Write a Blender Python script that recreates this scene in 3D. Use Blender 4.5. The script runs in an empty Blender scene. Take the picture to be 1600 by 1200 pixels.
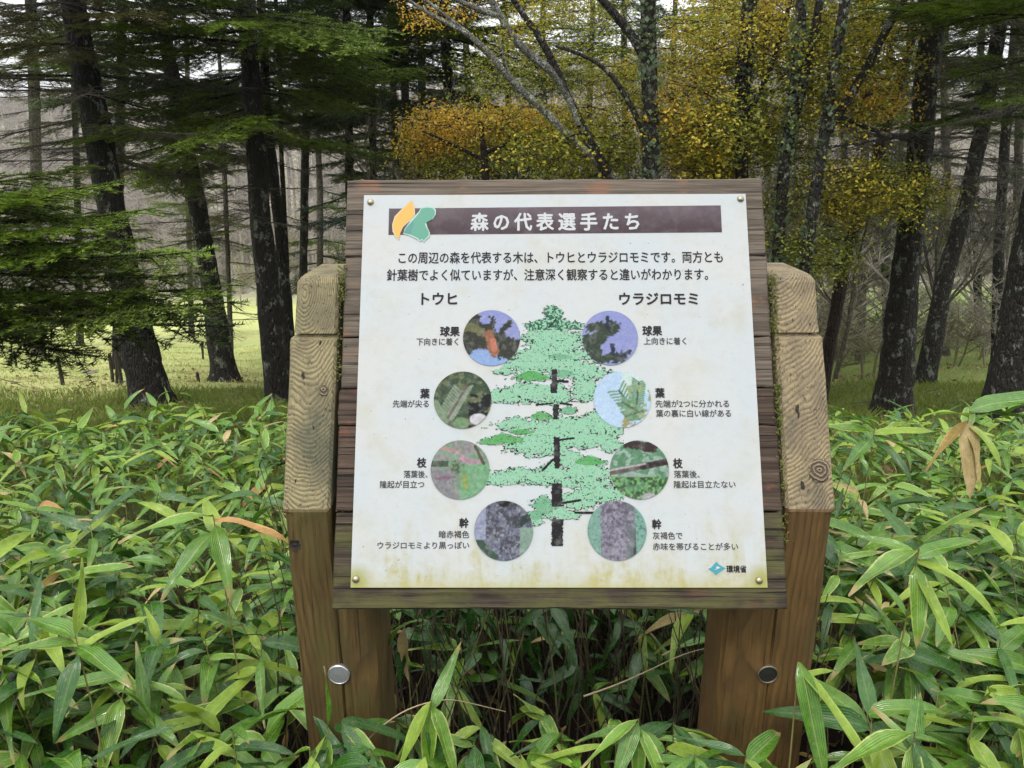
import bpy, math, random
import numpy as np
from mathutils import Matrix, Vector, Euler
rnd = random.Random(7)
rng = np.random.default_rng(11)
S = bpy.context.scene
COL = S.collection
PI = math.pi

# ------------------------------------------------------------------ camera, sky, sun, exposure
FPX = 1195.0                                   # focal length in pixels of the 1600 px wide photograph
M = np.array([[0.99997718, 0.00173713, 0.0065279],
              [0.00572442, 0.29514212, -0.95543621],
              [-0.00358638, 0.95545178, 0.29512544]])
EYE = np.array([0.0, 0.0, 1.5])
cd = bpy.data.cameras.new('camera'); cam = bpy.data.objects.new('camera', cd); COL.objects.link(cam)
cd.sensor_width = 36.0; cd.sensor_fit = 'HORIZONTAL'; cd.lens = 36.0 * FPX / 1600.0
cd.clip_start = 0.05; cd.clip_end = 3000
cam.matrix_world = Matrix([list(M[0]) + [0], list(M[1]) + [0], list(M[2]) + [1.5], [0, 0, 0, 1]])
S.camera = cam

SUN_EL, SUN_AZ = 58.0, 205.0                    # elevation, compass direction the light comes from (0 = +Y)
w = bpy.data.worlds.new('World'); S.world = w; w.use_nodes = True
nt = w.node_tree; nt.nodes.clear()
sky = nt.nodes.new('ShaderNodeTexSky'); sky.sky_type = 'NISHITA'; sky.sun_disc = False
sky.sun_elevation = math.radians(SUN_EL); sky.sun_rotation = math.radians(SUN_AZ)
sky.air_density = 1.0; sky.dust_density = 4.0; sky.altitude = 900
hs = nt.nodes.new('ShaderNodeHueSaturation'); hs.inputs['Saturation'].default_value = 0.10
mx = nt.nodes.new('ShaderNodeMix'); mx.data_type = 'RGBA'; mx.inputs[0].default_value = 0.80
tcw = nt.nodes.new('ShaderNodeTexCoord'); cn = nt.nodes.new('ShaderNodeTexNoise'); cn.inputs['Scale'].default_value = 2.2; cn.inputs['Detail'].default_value = 5
crw = nt.nodes.new('ShaderNodeValToRGB')
crw.color_ramp.elements[0].position = .3; crw.color_ramp.elements[0].color = (9.2, 9.5, 9.9, 1)
crw.color_ramp.elements[1].position = .7; crw.color_ramp.elements[1].color = (12.3, 12.3, 12.2, 1)
bg = nt.nodes.new('ShaderNodeBackground'); bg.inputs['Strength'].default_value = 0.115
ow = nt.nodes.new('ShaderNodeOutputWorld')
L = nt.links.new
L(sky.outputs[0], hs.inputs['Color']); L(tcw.outputs['Generated'], cn.inputs['Vector']); L(cn.outputs[0], crw.inputs[0])
L(hs.outputs[0], mx.inputs[6]); L(crw.outputs[0], mx.inputs[7])       # overcast: the sky mostly hidden by pale cloud
sx = nt.nodes.new('ShaderNodeSeparateXYZ'); L(tcw.outputs['Generated'], sx.inputs[0])
mr = nt.nodes.new('ShaderNodeMapRange'); mr.inputs['From Min'].default_value = 0.0; mr.inputs['From Max'].default_value = 1.0; mr.inputs['To Min'].default_value = .60; mr.inputs['To Max'].default_value = 1.75
L(sx.outputs[2], mr.inputs[0]); vm = nt.nodes.new('ShaderNodeVectorMath'); vm.operation = 'SCALE'; L(mx.outputs[2], vm.inputs[0]); L(mr.outputs[0], vm.inputs['Scale'])
L(vm.outputs[0], bg.inputs[0]); L(bg.outputs[0], ow.inputs[0])
sd = bpy.data.lights.new('sun', 'SUN'); sun = bpy.data.objects.new('sun', sd); COL.objects.link(sun)
sd.energy = 1.2; sd.angle = math.radians(14); sd.color = (1.0, 0.965, 0.91)
_e, _a = math.radians(SUN_EL), math.radians(SUN_AZ)
sun.rotation_euler = Vector((math.sin(_a) * math.cos(_e), math.cos(_a) * math.cos(_e), math.sin(_e))).to_track_quat('Z', 'Y').to_euler()
vs = S.view_settings
S.display_settings.display_device = 'sRGB'
vs.view_transform = 'Standard'; vs.look = 'None'; vs.gamma = 1.0; vs.use_curve_mapping = False
vs.exposure = 0.60
S.render.engine = 'CYCLES'
S.cycles.max_bounces = 6; S.cycles.diffuse_bounces = 3; S.cycles.glossy_bounces = 2; S.cycles.transmission_bounces = 2
S.cycles.transparent_max_bounces = 4; S.cycles.volume_bounces = 0
S.cycles.use_denoising = True

# ------------------------------------------------------------------ helpers
def ray(px, py): return M @ np.array([(px - 800) / FPX, -(py - 600) / FPX, -1.0])
def at(px, py, Y):
    d = ray(px, py); return EYE + d * (Y / d[1])
GY = [-5, 0, 3, 5, 9, 13, 20, 35, 60, 75, 95, 130, 200, 320, 500]
GZ = [0.0, 0.0, -0.08, -0.60, -1.62, -2.52, -4.15, -7.0, -11.1, -12.6, -11.5, -5, 6, 19, 26]
def ground_z(x, y):
    x = np.asarray(x, float); y = np.asarray(y, float)
    z = np.interp(y, GY, GZ)
    far = np.clip((y - 80) / 200, 0, 1)
    z = z + far * (8 * np.sin(x * .011 + 1.0) + 4 * np.sin(x * .03)) - np.clip((x - 20) / 200, 0, 1) * far * 10
    near = np.clip((y - 3) / 6, 0, 1)
    return z + near * (.05 * np.sin(x * 1.3 + y * .7) + .04 * np.sin(y * 1.9 - x * .6)) + near * np.clip(x - 3, 0, 40) * .03

def mesh_np(name, V, faces, mats=(), mi=None, smooth=False, uv=None, col=None):
    """faces: list of (n,k) int arrays; mi: list of material index arrays/ints alike"""
    me = bpy.data.meshes.new(name)
    V = np.asarray(V, np.float32).reshape(-1, 3)
    me.vertices.add(len(V)); me.vertices.foreach_set('co', V.ravel())
    faces = [np.asarray(f, np.int32) for f in faces if len(f)]
    tot = sum(len(f) for f in faces); loops = np.concatenate([f.ravel() for f in faces])
    ln = np.concatenate([np.full(len(f), f.shape[1], np.int32) for f in faces])
    st = np.concatenate([[0], np.cumsum(ln)[:-1]]).astype(np.int32)
    me.loops.add(len(loops)); me.loops.foreach_set('vertex_index', loops)
    me.polygons.add(tot); me.polygons.foreach_set('loop_start', st); me.polygons.foreach_set('loop_total', ln)
    for m in mats: me.materials.append(m)
    if mi is not None:
        a = np.concatenate([np.broadcast_to(np.asarray(q, np.int32), (len(f),)) for f, q in zip(faces, mi)])
        me.polygons.foreach_set('material_index', a)
    me.polygons.foreach_set('use_smooth', np.full(tot, bool(smooth)))
    if uv is not None:
        u = me.uv_layers.new(name='UVMap'); u.data.foreach_set('uv', np.asarray(uv, np.float32)[loops].ravel())
    if col is not None:
        c = me.color_attributes.new('Col', 'FLOAT_COLOR', 'POINT'); c.data.foreach_set('color', np.asarray(col, np.float32).ravel())
    me.update(calc_edges=True); me.validate()
    return me

def link(name, me, parent=None, loc=None):
    o = bpy.data.objects.new(name, me); COL.objects.link(o)
    if parent is not None: o.parent = parent
    if loc is not None: o.location = loc
    return o
def tag(o, label=None, cat=None, group=None, kind=None):
    if label: o['label'] = label
    if cat: o['category'] = cat
    if group: o['group'] = group
    if kind: o['kind'] = kind
    return o
def empty(name, loc, label, cat, group=None):
    o = bpy.data.objects.new(name, None); COL.objects.link(o); o.location = loc; o.empty_display_size = .1
    return tag(o, label, cat, group)

class MB:
    """mesh collector: quads and tris with a material index"""
    def __init__(s): s.v = []; s.n = 0; s.f = {}; s.uv = []
    def add(s, V, F, mi=0, uv=None):
        V = np.asarray(V, float).reshape(-1, 3); F = np.asarray(F, int)
        s.v.append(V); s.f.setdefault((F.shape[1], mi), []).append(F + s.n); s.n += len(V)
        s.uv.append(np.zeros((len(V), 2)) if uv is None else np.asarray(uv, float))
    def mesh(s, name, mats, smooth=False, origin=(0, 0, 0), uv=False):
        V = np.concatenate(s.v) - np.asarray(origin, float)
        fs = [np.concatenate(x) for x in s.f.values()]
        return mesh_np(name, V, fs, mats, [k[1] for k in s.f], smooth, np.concatenate(s.uv) if uv else None)

def tube(P, R, n=8, cap=True, rough=0.0, seed=0):
    P = np.asarray(P, float); R = np.broadcast_to(np.asarray(R, float), (len(P),))
    T = np.gradient(P, axis=0); T /= np.linalg.norm(T, axis=1)[:, None] + 1e-12
    ref = np.array([0, 0, 1.0]) if abs(T[:, 2]).mean() < .8 else np.array([1.0, 0, 0])
    A = np.cross(T, ref); A /= np.linalg.norm(A, axis=1)[:, None] + 1e-12
    B = np.cross(T, A)
    th = np.arange(n) / n * 2 * PI
    rr = R[:, None] * np.ones(n)[None]
    if rough:
        r2 = np.random.default_rng(seed)
        ridge = r2.normal(0, 1, (len(P) // 3 + 2, n)); ridge = np.repeat(ridge, 3, axis=0)[:len(P)]
        rr = rr * (1 + rough * (ridge * .7 + r2.normal(0, 1, rr.shape) * .5))
    V = P[:, None] + rr[..., None] * (np.cos(th)[None, :, None] * A[:, None] + np.sin(th)[None, :, None] * B[:, None])
    i = np.arange(len(P) - 1)[:, None] * n; j = np.arange(n)[None]; k = (j + 1) % n
    F = np.stack([i + j, i + k, i + n + k, i + n + j], -1).reshape(-1, 4)
    return V.reshape(-1, 3), F

def box(x0, x1, y0, y1, z0, z1):
    V = [(x, y, z) for z in (z0, z1) for y in (y0, y1) for x in (x0, x1)]
    F = [(0, 2, 3, 1), (4, 5, 7, 6), (0, 1, 5, 4), (2, 6, 7, 3), (0, 4, 6, 2), (1, 3, 7, 5)]
    return np.array(V, float), np.array(F)

def poly_res(P, step):
    """resample a polyline (catmull-rom-ish through linear) at about step spacing"""
    P = np.asarray(P, float)
    d = np.concatenate([[0], np.cumsum(np.linalg.norm(np.diff(P[:, :3], axis=0), axis=1))])
    n = max(3, int(d[-1] / step) + 1); t = np.linspace(0, d[-1], n)
    Q = np.stack([np.interp(t, d, P[:, k]) for k in range(P.shape[1])], 1)
    for _ in range(3): Q[1:-1] = (Q[:-2] + 2 * Q[1:-1] + Q[2:]) / 4
    return Q

def vnoise(x, y, seed=0):
    """smooth value noise, numpy"""
    r = np.random.default_rng(seed).random((64, 64))
    xi = np.floor(x).astype(int); yi = np.floor(y).astype(int); fx = x - xi; fy = y - yi
    fx = fx * fx * (3 - 2 * fx); fy = fy * fy * (3 - 2 * fy)
    a = r[xi % 64, yi % 64]; b = r[(xi + 1) % 64, yi % 64]; c = r[xi % 64, (yi + 1) % 64]; d = r[(xi + 1) % 64, (yi + 1) % 64]
    return (a * (1 - fx) + b * fx) * (1 - fy) + (c * (1 - fx) + d * fx) * fy
def fbm(x, y, seed=0, o=3):
    v = 0; a = 1; t = 0
    for k in range(o): v = v + a * vnoise(x * 2 ** k, y * 2 ** k, seed + k); t += a; a *= .5
    return v / t

# ------------------------------------------------------------------ materials
class N:
    def __init__(s, name):
        s.m = bpy.data.materials.new(name); s.m.use_nodes = True; s.t = s.m.node_tree; s.t.nodes.clear()
    def n(s, typ, **k):
        nd = s.t.nodes.new(typ)
        for a, b in k.items():
            if a.startswith('_'): setattr(nd, a[1:], b)
            else:
                key = int(a[1:]) if a[0] == 'i' and a[1:].isdigit() else a.replace('__', ' ')
                if hasattr(b, 'is_output'): s.t.links.new(b, nd.inputs[key])
                else: nd.inputs[key].default_value = b
        return nd
    def obj(s): return s.n('ShaderNodeTexCoord').outputs['Object']
    def pos(s): return s.n('ShaderNodeNewGeometry').outputs['Position']
    def map(s, v, scale=(1, 1, 1), rot=(0, 0, 0), loc=(0, 0, 0)):
        return s.n('ShaderNodeMapping', Vector=v, Scale=scale, Rotation=rot, Location=loc).outputs[0]
    def noise(s, v, scale=5, detail=4, rough=.55, dist=0, col=False):
        return s.n('ShaderNodeTexNoise', Vector=v, Scale=scale, Detail=detail, Roughness=rough, Distortion=dist).outputs[1 if col else 0]
    def ramp(s, v, *st, interp='LINEAR'):
        nd = s.n('ShaderNodeValToRGB', Fac=v); e = nd.color_ramp.elements; nd.color_ramp.interpolation = interp
        while len(e) < len(st): e.new(.5)
        for q, (p, c) in zip(e, st):
            q.position = p; q.color = (c, c, c, 1) if not hasattr(c, '__len__') else (*c, 1)
        return nd.outputs[0]
    def mix(s, f, a, b, mode='MIX'):
        nd = s.n('ShaderNodeMix', _data_type='RGBA', _blend_type=mode)
        for i, q in ((0, f), (6, a), (7, b)):
            if hasattr(q, 'is_output'): s.t.links.new(q, nd.inputs[i])
            elif i == 0: nd.inputs[0].default_value = q
            else: nd.inputs[i].default_value = (*q, 1) if len(q) == 3 else q
        return nd.outputs[2]
    def math(s, op, a, b=0.0, c=0.0, clamp=False):
        nd = s.n('ShaderNodeMath', _operation=op, _use_clamp=clamp)
        for i, q in enumerate((a, b, c)):
            if hasattr(q, 'is_output'): s.t.links.new(q, nd.inputs[i])
            else: nd.inputs[i].default_value = q
        return nd.outputs[0]
    def sep(s, v): return s.n('ShaderNodeSeparateXYZ', i0=v).outputs
    def bump(s, h, strength=.5, dist=.002): return s.n('ShaderNodeBump', Height=h, Strength=strength, Distance=dist).outputs[0]
    def out(s, color, rough=.6, normal=None, spec=.5, metal=0.0, transl=0.0, coat=0.0):
        p = s.n('ShaderNodeBsdfPrincipled')
        def st(k, q):
            if hasattr(q, 'is_output'): s.t.links.new(q, p.inputs[k])
            else: p.inputs[k].default_value = (*q, 1) if hasattr(q, '__len__') and len(q) == 3 else q
        st('Base Color', color); st('Roughness', rough); st('Specular IOR Level', spec); st('Metallic', metal); st('Coat Weight', coat)
        if normal is not None: st('Normal', normal)
        sh = p.outputs[0]
        if transl:
            tb = s.n('ShaderNodeBsdfTranslucent')
            if hasattr(color, 'is_output'): s.t.links.new(color, tb.inputs[0])
            else: tb.inputs[0].default_value = (*color, 1)
            ms = s.n('ShaderNodeMixShader', Fac=transl); s.t.links.new(sh, ms.inputs[1]); s.t.links.new(tb.outputs[0], ms.inputs[2]); sh = ms.outputs[0]
        o = s.n('ShaderNodeOutputMaterial'); s.t.links.new(sh, o.inputs[0])
        return s.m

def mat_plain(name, c, rough=.6, metal=0.0, spec=.5):
    a = N(name); return a.out(c, rough, metal=metal, spec=spec)

def mat_wood(name, light, dark, tint, pith, tilt=(0, 0), freq=210, strength=.8, stain=(.09, .1, .04), stain_at=.62, rough=.75, seed=0.0, fine=1.0, bdist=.0022):
    a = N(name); o = a.obj()
    v = a.map(o, loc=(-pith[0], -pith[1], 0)); v = a.map(v, rot=(tilt[0], tilt[1], 0))
    wob = a.noise(a.map(o, scale=(8, 8, 3.4), loc=(seed, seed * 2, 0)), 1, 3, .45, col=True)
    v2 = a.n('ShaderNodeVectorMath', _operation='MULTIPLY_ADD', i0=wob, i1=(.055, .055, 0), i2=v).outputs[0]
    x, y, z = a.sep(v2)
    r = a.math('SQRT', a.math('ADD', a.math('MULTIPLY', x, x), a.math('MULTIPLY', y, y)))
    fr = a.math('FRACT', a.math('MULTIPLY', r, freq))
    ring = a.ramp(fr, (0, .2), (.12, .75), (.45, 1.0), (.8, .5), (1, .2))
    rn = a.noise(a.map(o, scale=(40, 40, 22)), 1, 4, .6); ring = a.math('ADD', a.math('MULTIPLY', ring, a.ramp(rn, (.36, .45), (.56, 1))), a.math('MULTIPLY', a.math('SUBTRACT', 1.0, a.ramp(rn, (.36, .45), (.56, 1))), .55))
    fib = a.noise(a.map(o, scale=(260, 260, 9)), 1, 3, .65)
    blot = a.noise(a.map(o, scale=(14, 14, 7), loc=(seed, 0, seed)), 1, 5, .6)
    c = a.mix(ring, dark, light)
    gz_ = a.noise(a.map(o, scale=(22, 22, 5), loc=(seed * 3, 1, 8)), 1, 5, .65); c = a.mix(a.math('MULTIPLY', a.ramp(gz_, (.47, 0), (.6, 1)), .5 * fine), c, (dark[0] * 1.6, dark[1] * 1.65, dark[2] * 1.9))
    c = a.mix(a.math('MULTIPLY', a.ramp(fib, (.38, 0), (.6, 1)), .4 * fine), c, tint)
    c = a.mix(a.math('MULTIPLY', a.ramp(blot, (.36, 1), (.52, 0)), .6), c, (light[0] * .42, light[1] * .42, light[2] * .52))
    st = a.noise(a.map(o, scale=(9, 9, 5), loc=(3 + seed, 1, 2)), 1, 6, .65)
    c = a.mix(a.math('MULTIPLY', a.ramp(st, (stain_at - .06, 0), (stain_at + .08, 1)), .75), c, stain)
    crack = a.ramp(a.noise(a.map(o, scale=(70, 70, .9), loc=(seed, 5, 0)), 1, 2, .4), (.255, 0), (.275, 1))
    c = a.mix(a.math('SUBTRACT', 1.0, crack), c, (.02, .014, .008))
    fc = a.ramp(a.noise(a.map(o, scale=(330, 330, 5), loc=(1, seed, 3)), 1, 3, .7), (.30, 0), (.42, 1)); c = a.mix(a.math('MULTIPLY', a.math('SUBTRACT', 1.0, fc), .8), c, tuple(q * .35 for q in dark))
    h = a.math('ADD', a.math('ADD', a.math('MULTIPLY', ring, strength), a.math('ADD', a.math('MULTIPLY', fib, .4), a.math('MULTIPLY', fc, .5))), a.math('MULTIPLY', crack, 1.0))
    return a.out(c, rough, a.bump(h, .9, bdist), spec=.35)

def mat_plank(name, base, alt, red, algae=0.0, seed=0):
    a = N(name); o = a.obj()
    rv = a.n('ShaderNodeObjectInfo').outputs['Random']
    off = a.n('ShaderNodeCombineXYZ', X=a.math('MULTIPLY', rv, 37.0), Y=a.math('MULTIPLY', rv, 11.0), Z=a.math('MULTIPLY', rv, 23.0)).outputs[0]
    v = a.n('ShaderNodeVectorMath', _operation='ADD', i0=o, i1=off).outputs[0]
    g = a.noise(a.map(v, scale=(5, 230, 230)), 1, 4, .7)
    g2 = a.noise(a.map(v, scale=(2.2, 60, 60)), 1, 4, .6, dist=.8)
    bl = a.noise(a.map(v, scale=(14, 22, 22)), 1, 5, .6)
    c = a.mix(a.ramp(g, (.3, 0), (.72, 1)), alt, base)
    c = a.mix(a.math('MULTIPLY', a.ramp(g2, (.4, 1), (.55, 0)), .6), c, tuple(q * .4 for q in alt))
    c = a.mix(a.math('MULTIPLY', a.ramp(bl, (.56, 0), (.68, 1)), .7), c, red)
    if algae:
        al = a.noise(a.map(v, scale=(10, 26, 26), loc=(4, 4, 4)), 1, 4, .6)
        c = a.mix(a.math('MULTIPLY', a.ramp(al, (.42, 0), (.6, 1)), algae), c, (.085, .09, .022))
    ck = a.ramp(a.noise(a.map(v, scale=(1.6, 150, 20), loc=(9, 3, 1)), 1, 3, .6), (.33, 0), (.40, 1)); c = a.mix(a.math('MULTIPLY', a.math('SUBTRACT', 1.0, ck), .85), c, tuple(q * .15 for q in alt))
    h = a.math('ADD', a.math('ADD', a.math('MULTIPLY', g, .7), g2), ck)
    return a.out(c, .8, a.bump(h, 1.0, .003), spec=.3)

def mat_leaf(name, base, var, margin, mar_amt, vein=.5, rough=.14, transl=.20, tip=None, spec=.62, bump=.6):
    """blade with lengthwise veins, pale margin; UV: x along, y across"""
    a = N(name); uv = a.n('ShaderNodeUVMap').outputs[0]; x, y, z = a.sep(uv)
    rv = a.n('ShaderNodeObjectInfo').outputs['Random']; p = a.pos()
    big = a.noise(p, 9, 2, .5); sm = a.noise(a.map(p, scale=(1, 1, 1)), 70, 3, .6)
    f = a.math('ADD', a.math('MULTIPLY', rv, .5), a.math('MULTIPLY', a.ramp(big, (.3, 0), (.7, 1)), .5))
    c = a.mix(f, base, var)
    c = a.mix(a.math('MULTIPLY', a.ramp(sm, (.45, 0), (.75, 1)), .35), c, tuple(min(1, q * 1.7) for q in var))
    ac = a.math('ABSOLUTE', a.math('SUBTRACT', y, .5))
    ve = a.math('SINE', a.math('MULTIPLY', y, 62.0))
    c = a.mix(a.math('MULTIPLY', a.ramp(ve, (.2, 0), (1, 1)), .42 * vein), c, tuple(q * 1.5 for q in var))
    mid = a.ramp(ac, (.015, 1), (.04, 0)); c = a.mix(a.math('MULTIPLY', mid, .28), c, margin)
    if mar_amt:
        mg = a.ramp(a.math('ADD', ac, a.math('MULTIPLY', a.math('SUBTRACT', sm, .5), .22)), (.39, 0), (.475, 1))
        c = a.mix(a.math('MULTIPLY', mg, mar_amt), c, margin)
    spt = a.noise(p, 210, 3, .6); c = a.mix(a.math('MULTIPLY', a.ramp(spt, (.60, 0), (.66, 1)), .7), c, (.20, .14, .05))
    if tip:
        tp = a.ramp(a.math('ADD', x, a.math('MULTIPLY', a.math('SUBTRACT', big, .5), .5)), (.8, 0), (.93, 1))
        c = a.mix(a.math('MULTIPLY', tp, .8), c, tip)
    h = a.math('ADD', a.math('MULTIPLY', ve, .4), sm)
    return a.out(c, a.math('ADD', rough, a.math('MULTIPLY', a.ramp(a.noise(p, 38, 3, .6), (.47, 0), (.53, 1)), .26)), a.bump(h, bump, .0009), spec=spec, transl=transl, coat=.0 if spec > .9 else 0.0)

def mat_foliage(name, base, var, hi, rough=.5, transl=.25, scale=1.3, spec=.3):
    a = N(name); p = a.pos(); rv = a.n('ShaderNodeObjectInfo').outputs['Random']
    n1 = a.ramp(a.noise(p, scale, 2, .5), (.3, 0), (.7, 1)); n2 = a.noise(p, 24, 2, .6)
    f = a.math('ADD', a.math('MULTIPLY', n1, .6), a.math('MULTIPLY', rv, .4))
    c = a.mix(f, base, var); c = a.mix(a.math('MULTIPLY', a.ramp(n2, (.48, 0), (.7, 1)), .8), c, hi)
    return a.out(c, rough, spec=spec, transl=transl)

def mat_bark(name, dark, light, lich, amt=.55, scale=1.0, lscale=7.0):
    a = N(name); o = a.pos()
    v = a.map(o, scale=(26 * scale, 26 * scale, 7 * scale))
    n1 = a.noise(v, 1, 5, .7, dist=1.2)
    vo = a.n('ShaderNodeTexVoronoi', Vector=a.mix(.25, a.map(o, scale=(30 * scale, 30 * scale, 8 * scale)), a.noise(o, 14 * scale, 4, .6, col=True), 'LINEAR_LIGHT'), Scale=1.0, _feature='DISTANCE_TO_EDGE').outputs[0]
    c = a.mix(a.ramp(n1, (.35, 0), (.68, 1)), dark, light)
    lc = a.noise(a.map(o, scale=(lscale, lscale, lscale * .7)), 1, 6, .72)
    c = a.mix(a.ramp(lc, (amt, 0), (amt + .05, 1)), c, lich)
    h = a.math('ADD', a.ramp(vo, (0, 0), (.25, 1)), n1)
    return a.out(c, .75, a.bump(h, 1.0, .04), spec=.35)

# ------------------------------------------------------------------ terrain
def mat_ground():
    a = N('ground'); p = a.pos(); x, y, z = a.sep(p)
    n1 = a.noise(p, 1.4, 6, .65); n2 = a.noise(p, 14, 5, .7); n3 = a.noise(p, .25, 4, .6)
    soil = a.mix(a.ramp(n2, (.35, 0), (.65, 1)), (.006, .004, .003), (.025, .016, .009))  # near-black: shade beneath bamboo and board is worked into the soil colour
    dg = a.mix(a.ramp(n2, (.3, 0), (.7, 1)), (.035, .06, .014), (.11, .15, .035))
    dg = a.mix(a.math('MULTIPLY', a.ramp(n1, (.5, 0), (.62, 1)), .7), dg, (.10, .075, .03))
    fld = a.mix(a.ramp(n1, (.3, 0), (.7, 1)), (.29, .34, .10), (.42, .44, .18))
    fld = a.mix(a.math('MULTIPLY', a.ramp(a.noise(a.map(p, scale=(.5, 2.2, 1)), 1, 5, .6), (.48, 0), (.7, 1)), .6), fld, (.34, .27, .12))
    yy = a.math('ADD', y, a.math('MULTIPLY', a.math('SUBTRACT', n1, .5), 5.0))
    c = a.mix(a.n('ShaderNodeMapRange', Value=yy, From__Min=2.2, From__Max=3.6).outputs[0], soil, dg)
    xr = a.n('ShaderNodeMapRange', Value=x, From__Min=-1.0, From__Max=3.0).outputs[0]
    fld2 = a.mix(xr, fld, a.mix(n2, (.09, .14, .03), (.20, .24, .07)))
    c = a.mix(a.n('ShaderNodeMapRange', Value=yy, From__Min=6.5, From__Max=12).outputs[0], c, fld2)
    strk = a.noise(a.map(p, scale=(.9, .15, .12)), 1, 6, .75)
    hill = a.mix(a.ramp(strk, (.35, 0), (.65, 1)), (.17, .16, .115), (.31, .29, .22))
    hill = a.mix(a.math('MULTIPLY', a.ramp(n3, (.5, 0), (.6, 1)), .6), hill, (.11, .12, .055))
    c = a.mix(a.n('ShaderNodeMapRange', Value=yy, From__Min=66, From__Max=78).outputs[0], c, hill)
    return a.out(c, .9, a.bump(n2, .8, .04), spec=.15)
ys = np.concatenate([np.linspace(-200, -5, 20), np.linspace(-4, 3, 29), np.linspace(3.2, 20, 85), np.linspace(20.6, 80, 80), np.linspace(83, 520, 70)])
xs = np.concatenate([np.linspace(-420, -32, 40), np.linspace(-30, 30, 121), np.linspace(32, 420, 40)])
X, Yg = np.meshgrid(xs, ys); Zg = ground_z(X, Yg)
Zg = Zg + np.where(Yg > 85, fbm(X * .06, Yg * .06, 5) * 7 - 3, 0)
nx = len(xs); i = np.arange(len(ys) - 1)[:, None] * nx; j = np.arange(nx - 1)[None]
F = np.stack([i + j, i + j + 1, i + nx + j + 1, i + nx + j], -1).reshape(-1, 4)
g = link('ground', mesh_np('ground', np.stack([X, Yg, Zg], -1).reshape(-1, 3), [F], [mat_ground()], smooth=True)); tag(g, kind='structure')

# ------------------------------------------------------------------ the information sign
PC = np.array([0.06944791, 1.28525236, 1.10596805])       # centre of the white panel
U = np.array([0, 0.4539905, 0.8910065]); R = np.array([1.0, 0, 0]); NN = np.array([0, -0.8910065, 0.4539905])
SB = np.array([PC[0], 1.187, 0.0])                        # the sign's base on the ground
sign = empty('information_sign', SB, 'wooden tree information board with a tilted white panel between two timber posts', 'information sign')
def on_panel(px, py):
    d = ray(px, py); s = ((PC - EYE) @ NN) / (d @ NN); p = EYE + s * d - PC
    return p @ R, p @ U
def PW(u, v, n=0.0): return PC + np.asarray(u)[..., None] * R + np.asarray(v)[..., None] * U + np.asarray(n)[..., None] * NN if hasattr(u, '__len__') else PC + u * R + v * U + n * NN
# part frame: local x right, y up the panel, z out of it
MP = Matrix([[1, 0, 0, 0], [0, U[1], NN[1], 0], [0, U[2], NN[2], 0], [0, 0, 0, 1]])
def panel_part(name, me, parent, u=0, v=0, n=0, base=None):
    o = bpy.data.objects.new(name, me); COL.objects.link(o); o.parent = parent
    if parent is sign:
        p = PW(u, v, n) - SB; m = MP.copy(); m.translation = Vector(p); o.matrix_local = m
    else: o.location = (u, v, n)
    return o

# planks of the backing board
pl_mat = mat_plank('weathered_plank', (.17, .14, .105), (.06, .045, .034), (.18, .09, .055))
pl_dark = mat_plank('damp_plank', (.075, .055, .036), (.018, .013, .009), (.17, .06, .035))
pl_red = mat_plank('reddish_plank', (.095, .064, .045), (.03, .019, .013), (.17, .06, .035))
pl_low = mat_plank('algae_plank', (.075, .055, .036), (.016, .011, .008), (.07, .028, .022), algae=.5)
pv = [.3831, .2333, .0829, -.0097, -.0755, -.2245, -.3866]
pm = [pl_mat, pl_mat, pl_mat, pl_red, pl_red, pl_low]
def plank_mesh(w, h, t, mat, seed, split=None):
    r = np.random.default_rng(seed); nx_ = 40; b = .0025
    xs_ = np.concatenate([[-w / 2], np.linspace(-w / 2 + b, w / 2 - b, nx_), [w / 2]])
    ring = np.array([(-h / 2, -t), (-h / 2, -b), (-h / 2 + b, 0), (-h / 6, 0), (h / 6, 0), (h / 2 - b, 0), (h / 2, -b), (h / 2, -t)])
    V = []
    for k, x_ in enumerate(xs_):
        e = ring.copy()
        if k in (0, len(xs_) - 1): e[:, 1] -= (e[:, 1] > -b * .5) * b
        e[:3, 0] += r.normal(0, .0006); e[5:, 0] += r.normal(0, .0006); e[3:5, 1] += r.normal(0, .0003)
        V += [(x_ + r.normal(0, .0006), q[0], q[1]) for q in e]
    n_ = 8; i_ = np.arange(len(xs_) - 1)[:, None] * n_; j_ = np.arange(n_)[None]; k_ = (j_ + 1) % n_
    F_ = np.stack([i_ + j_, i_ + n_ + j_, i_ + n_ + k_, i_ + k_], -1).reshape(-1, 4)
    e = np.array([[0, 1, 2, 3, 4, 5, 6, 7]]); last = (len(xs_) - 1) * n_
    return mesh_np('plank', V, [F_, e, (last + np.arange(8)[::-1])[None]], [mat])
for k in range(6):
    h = pv[k] - pv[k + 1] - .0022
    o = panel_part('plank', plank_mesh(.766 + rnd.uniform(-.003, .003), h, .038, pm[k], k), sign, rnd.uniform(-.0015, .0015) + .001, (pv[k] + pv[k + 1]) / 2, -.004 + rnd.uniform(-.001, .0008))
    if k == 5: tag(o, 'lowest plank of the board, dark and green with algae')
    if k == 0: tag(o, 'top plank of the board, pale grey above the panel')
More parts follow.
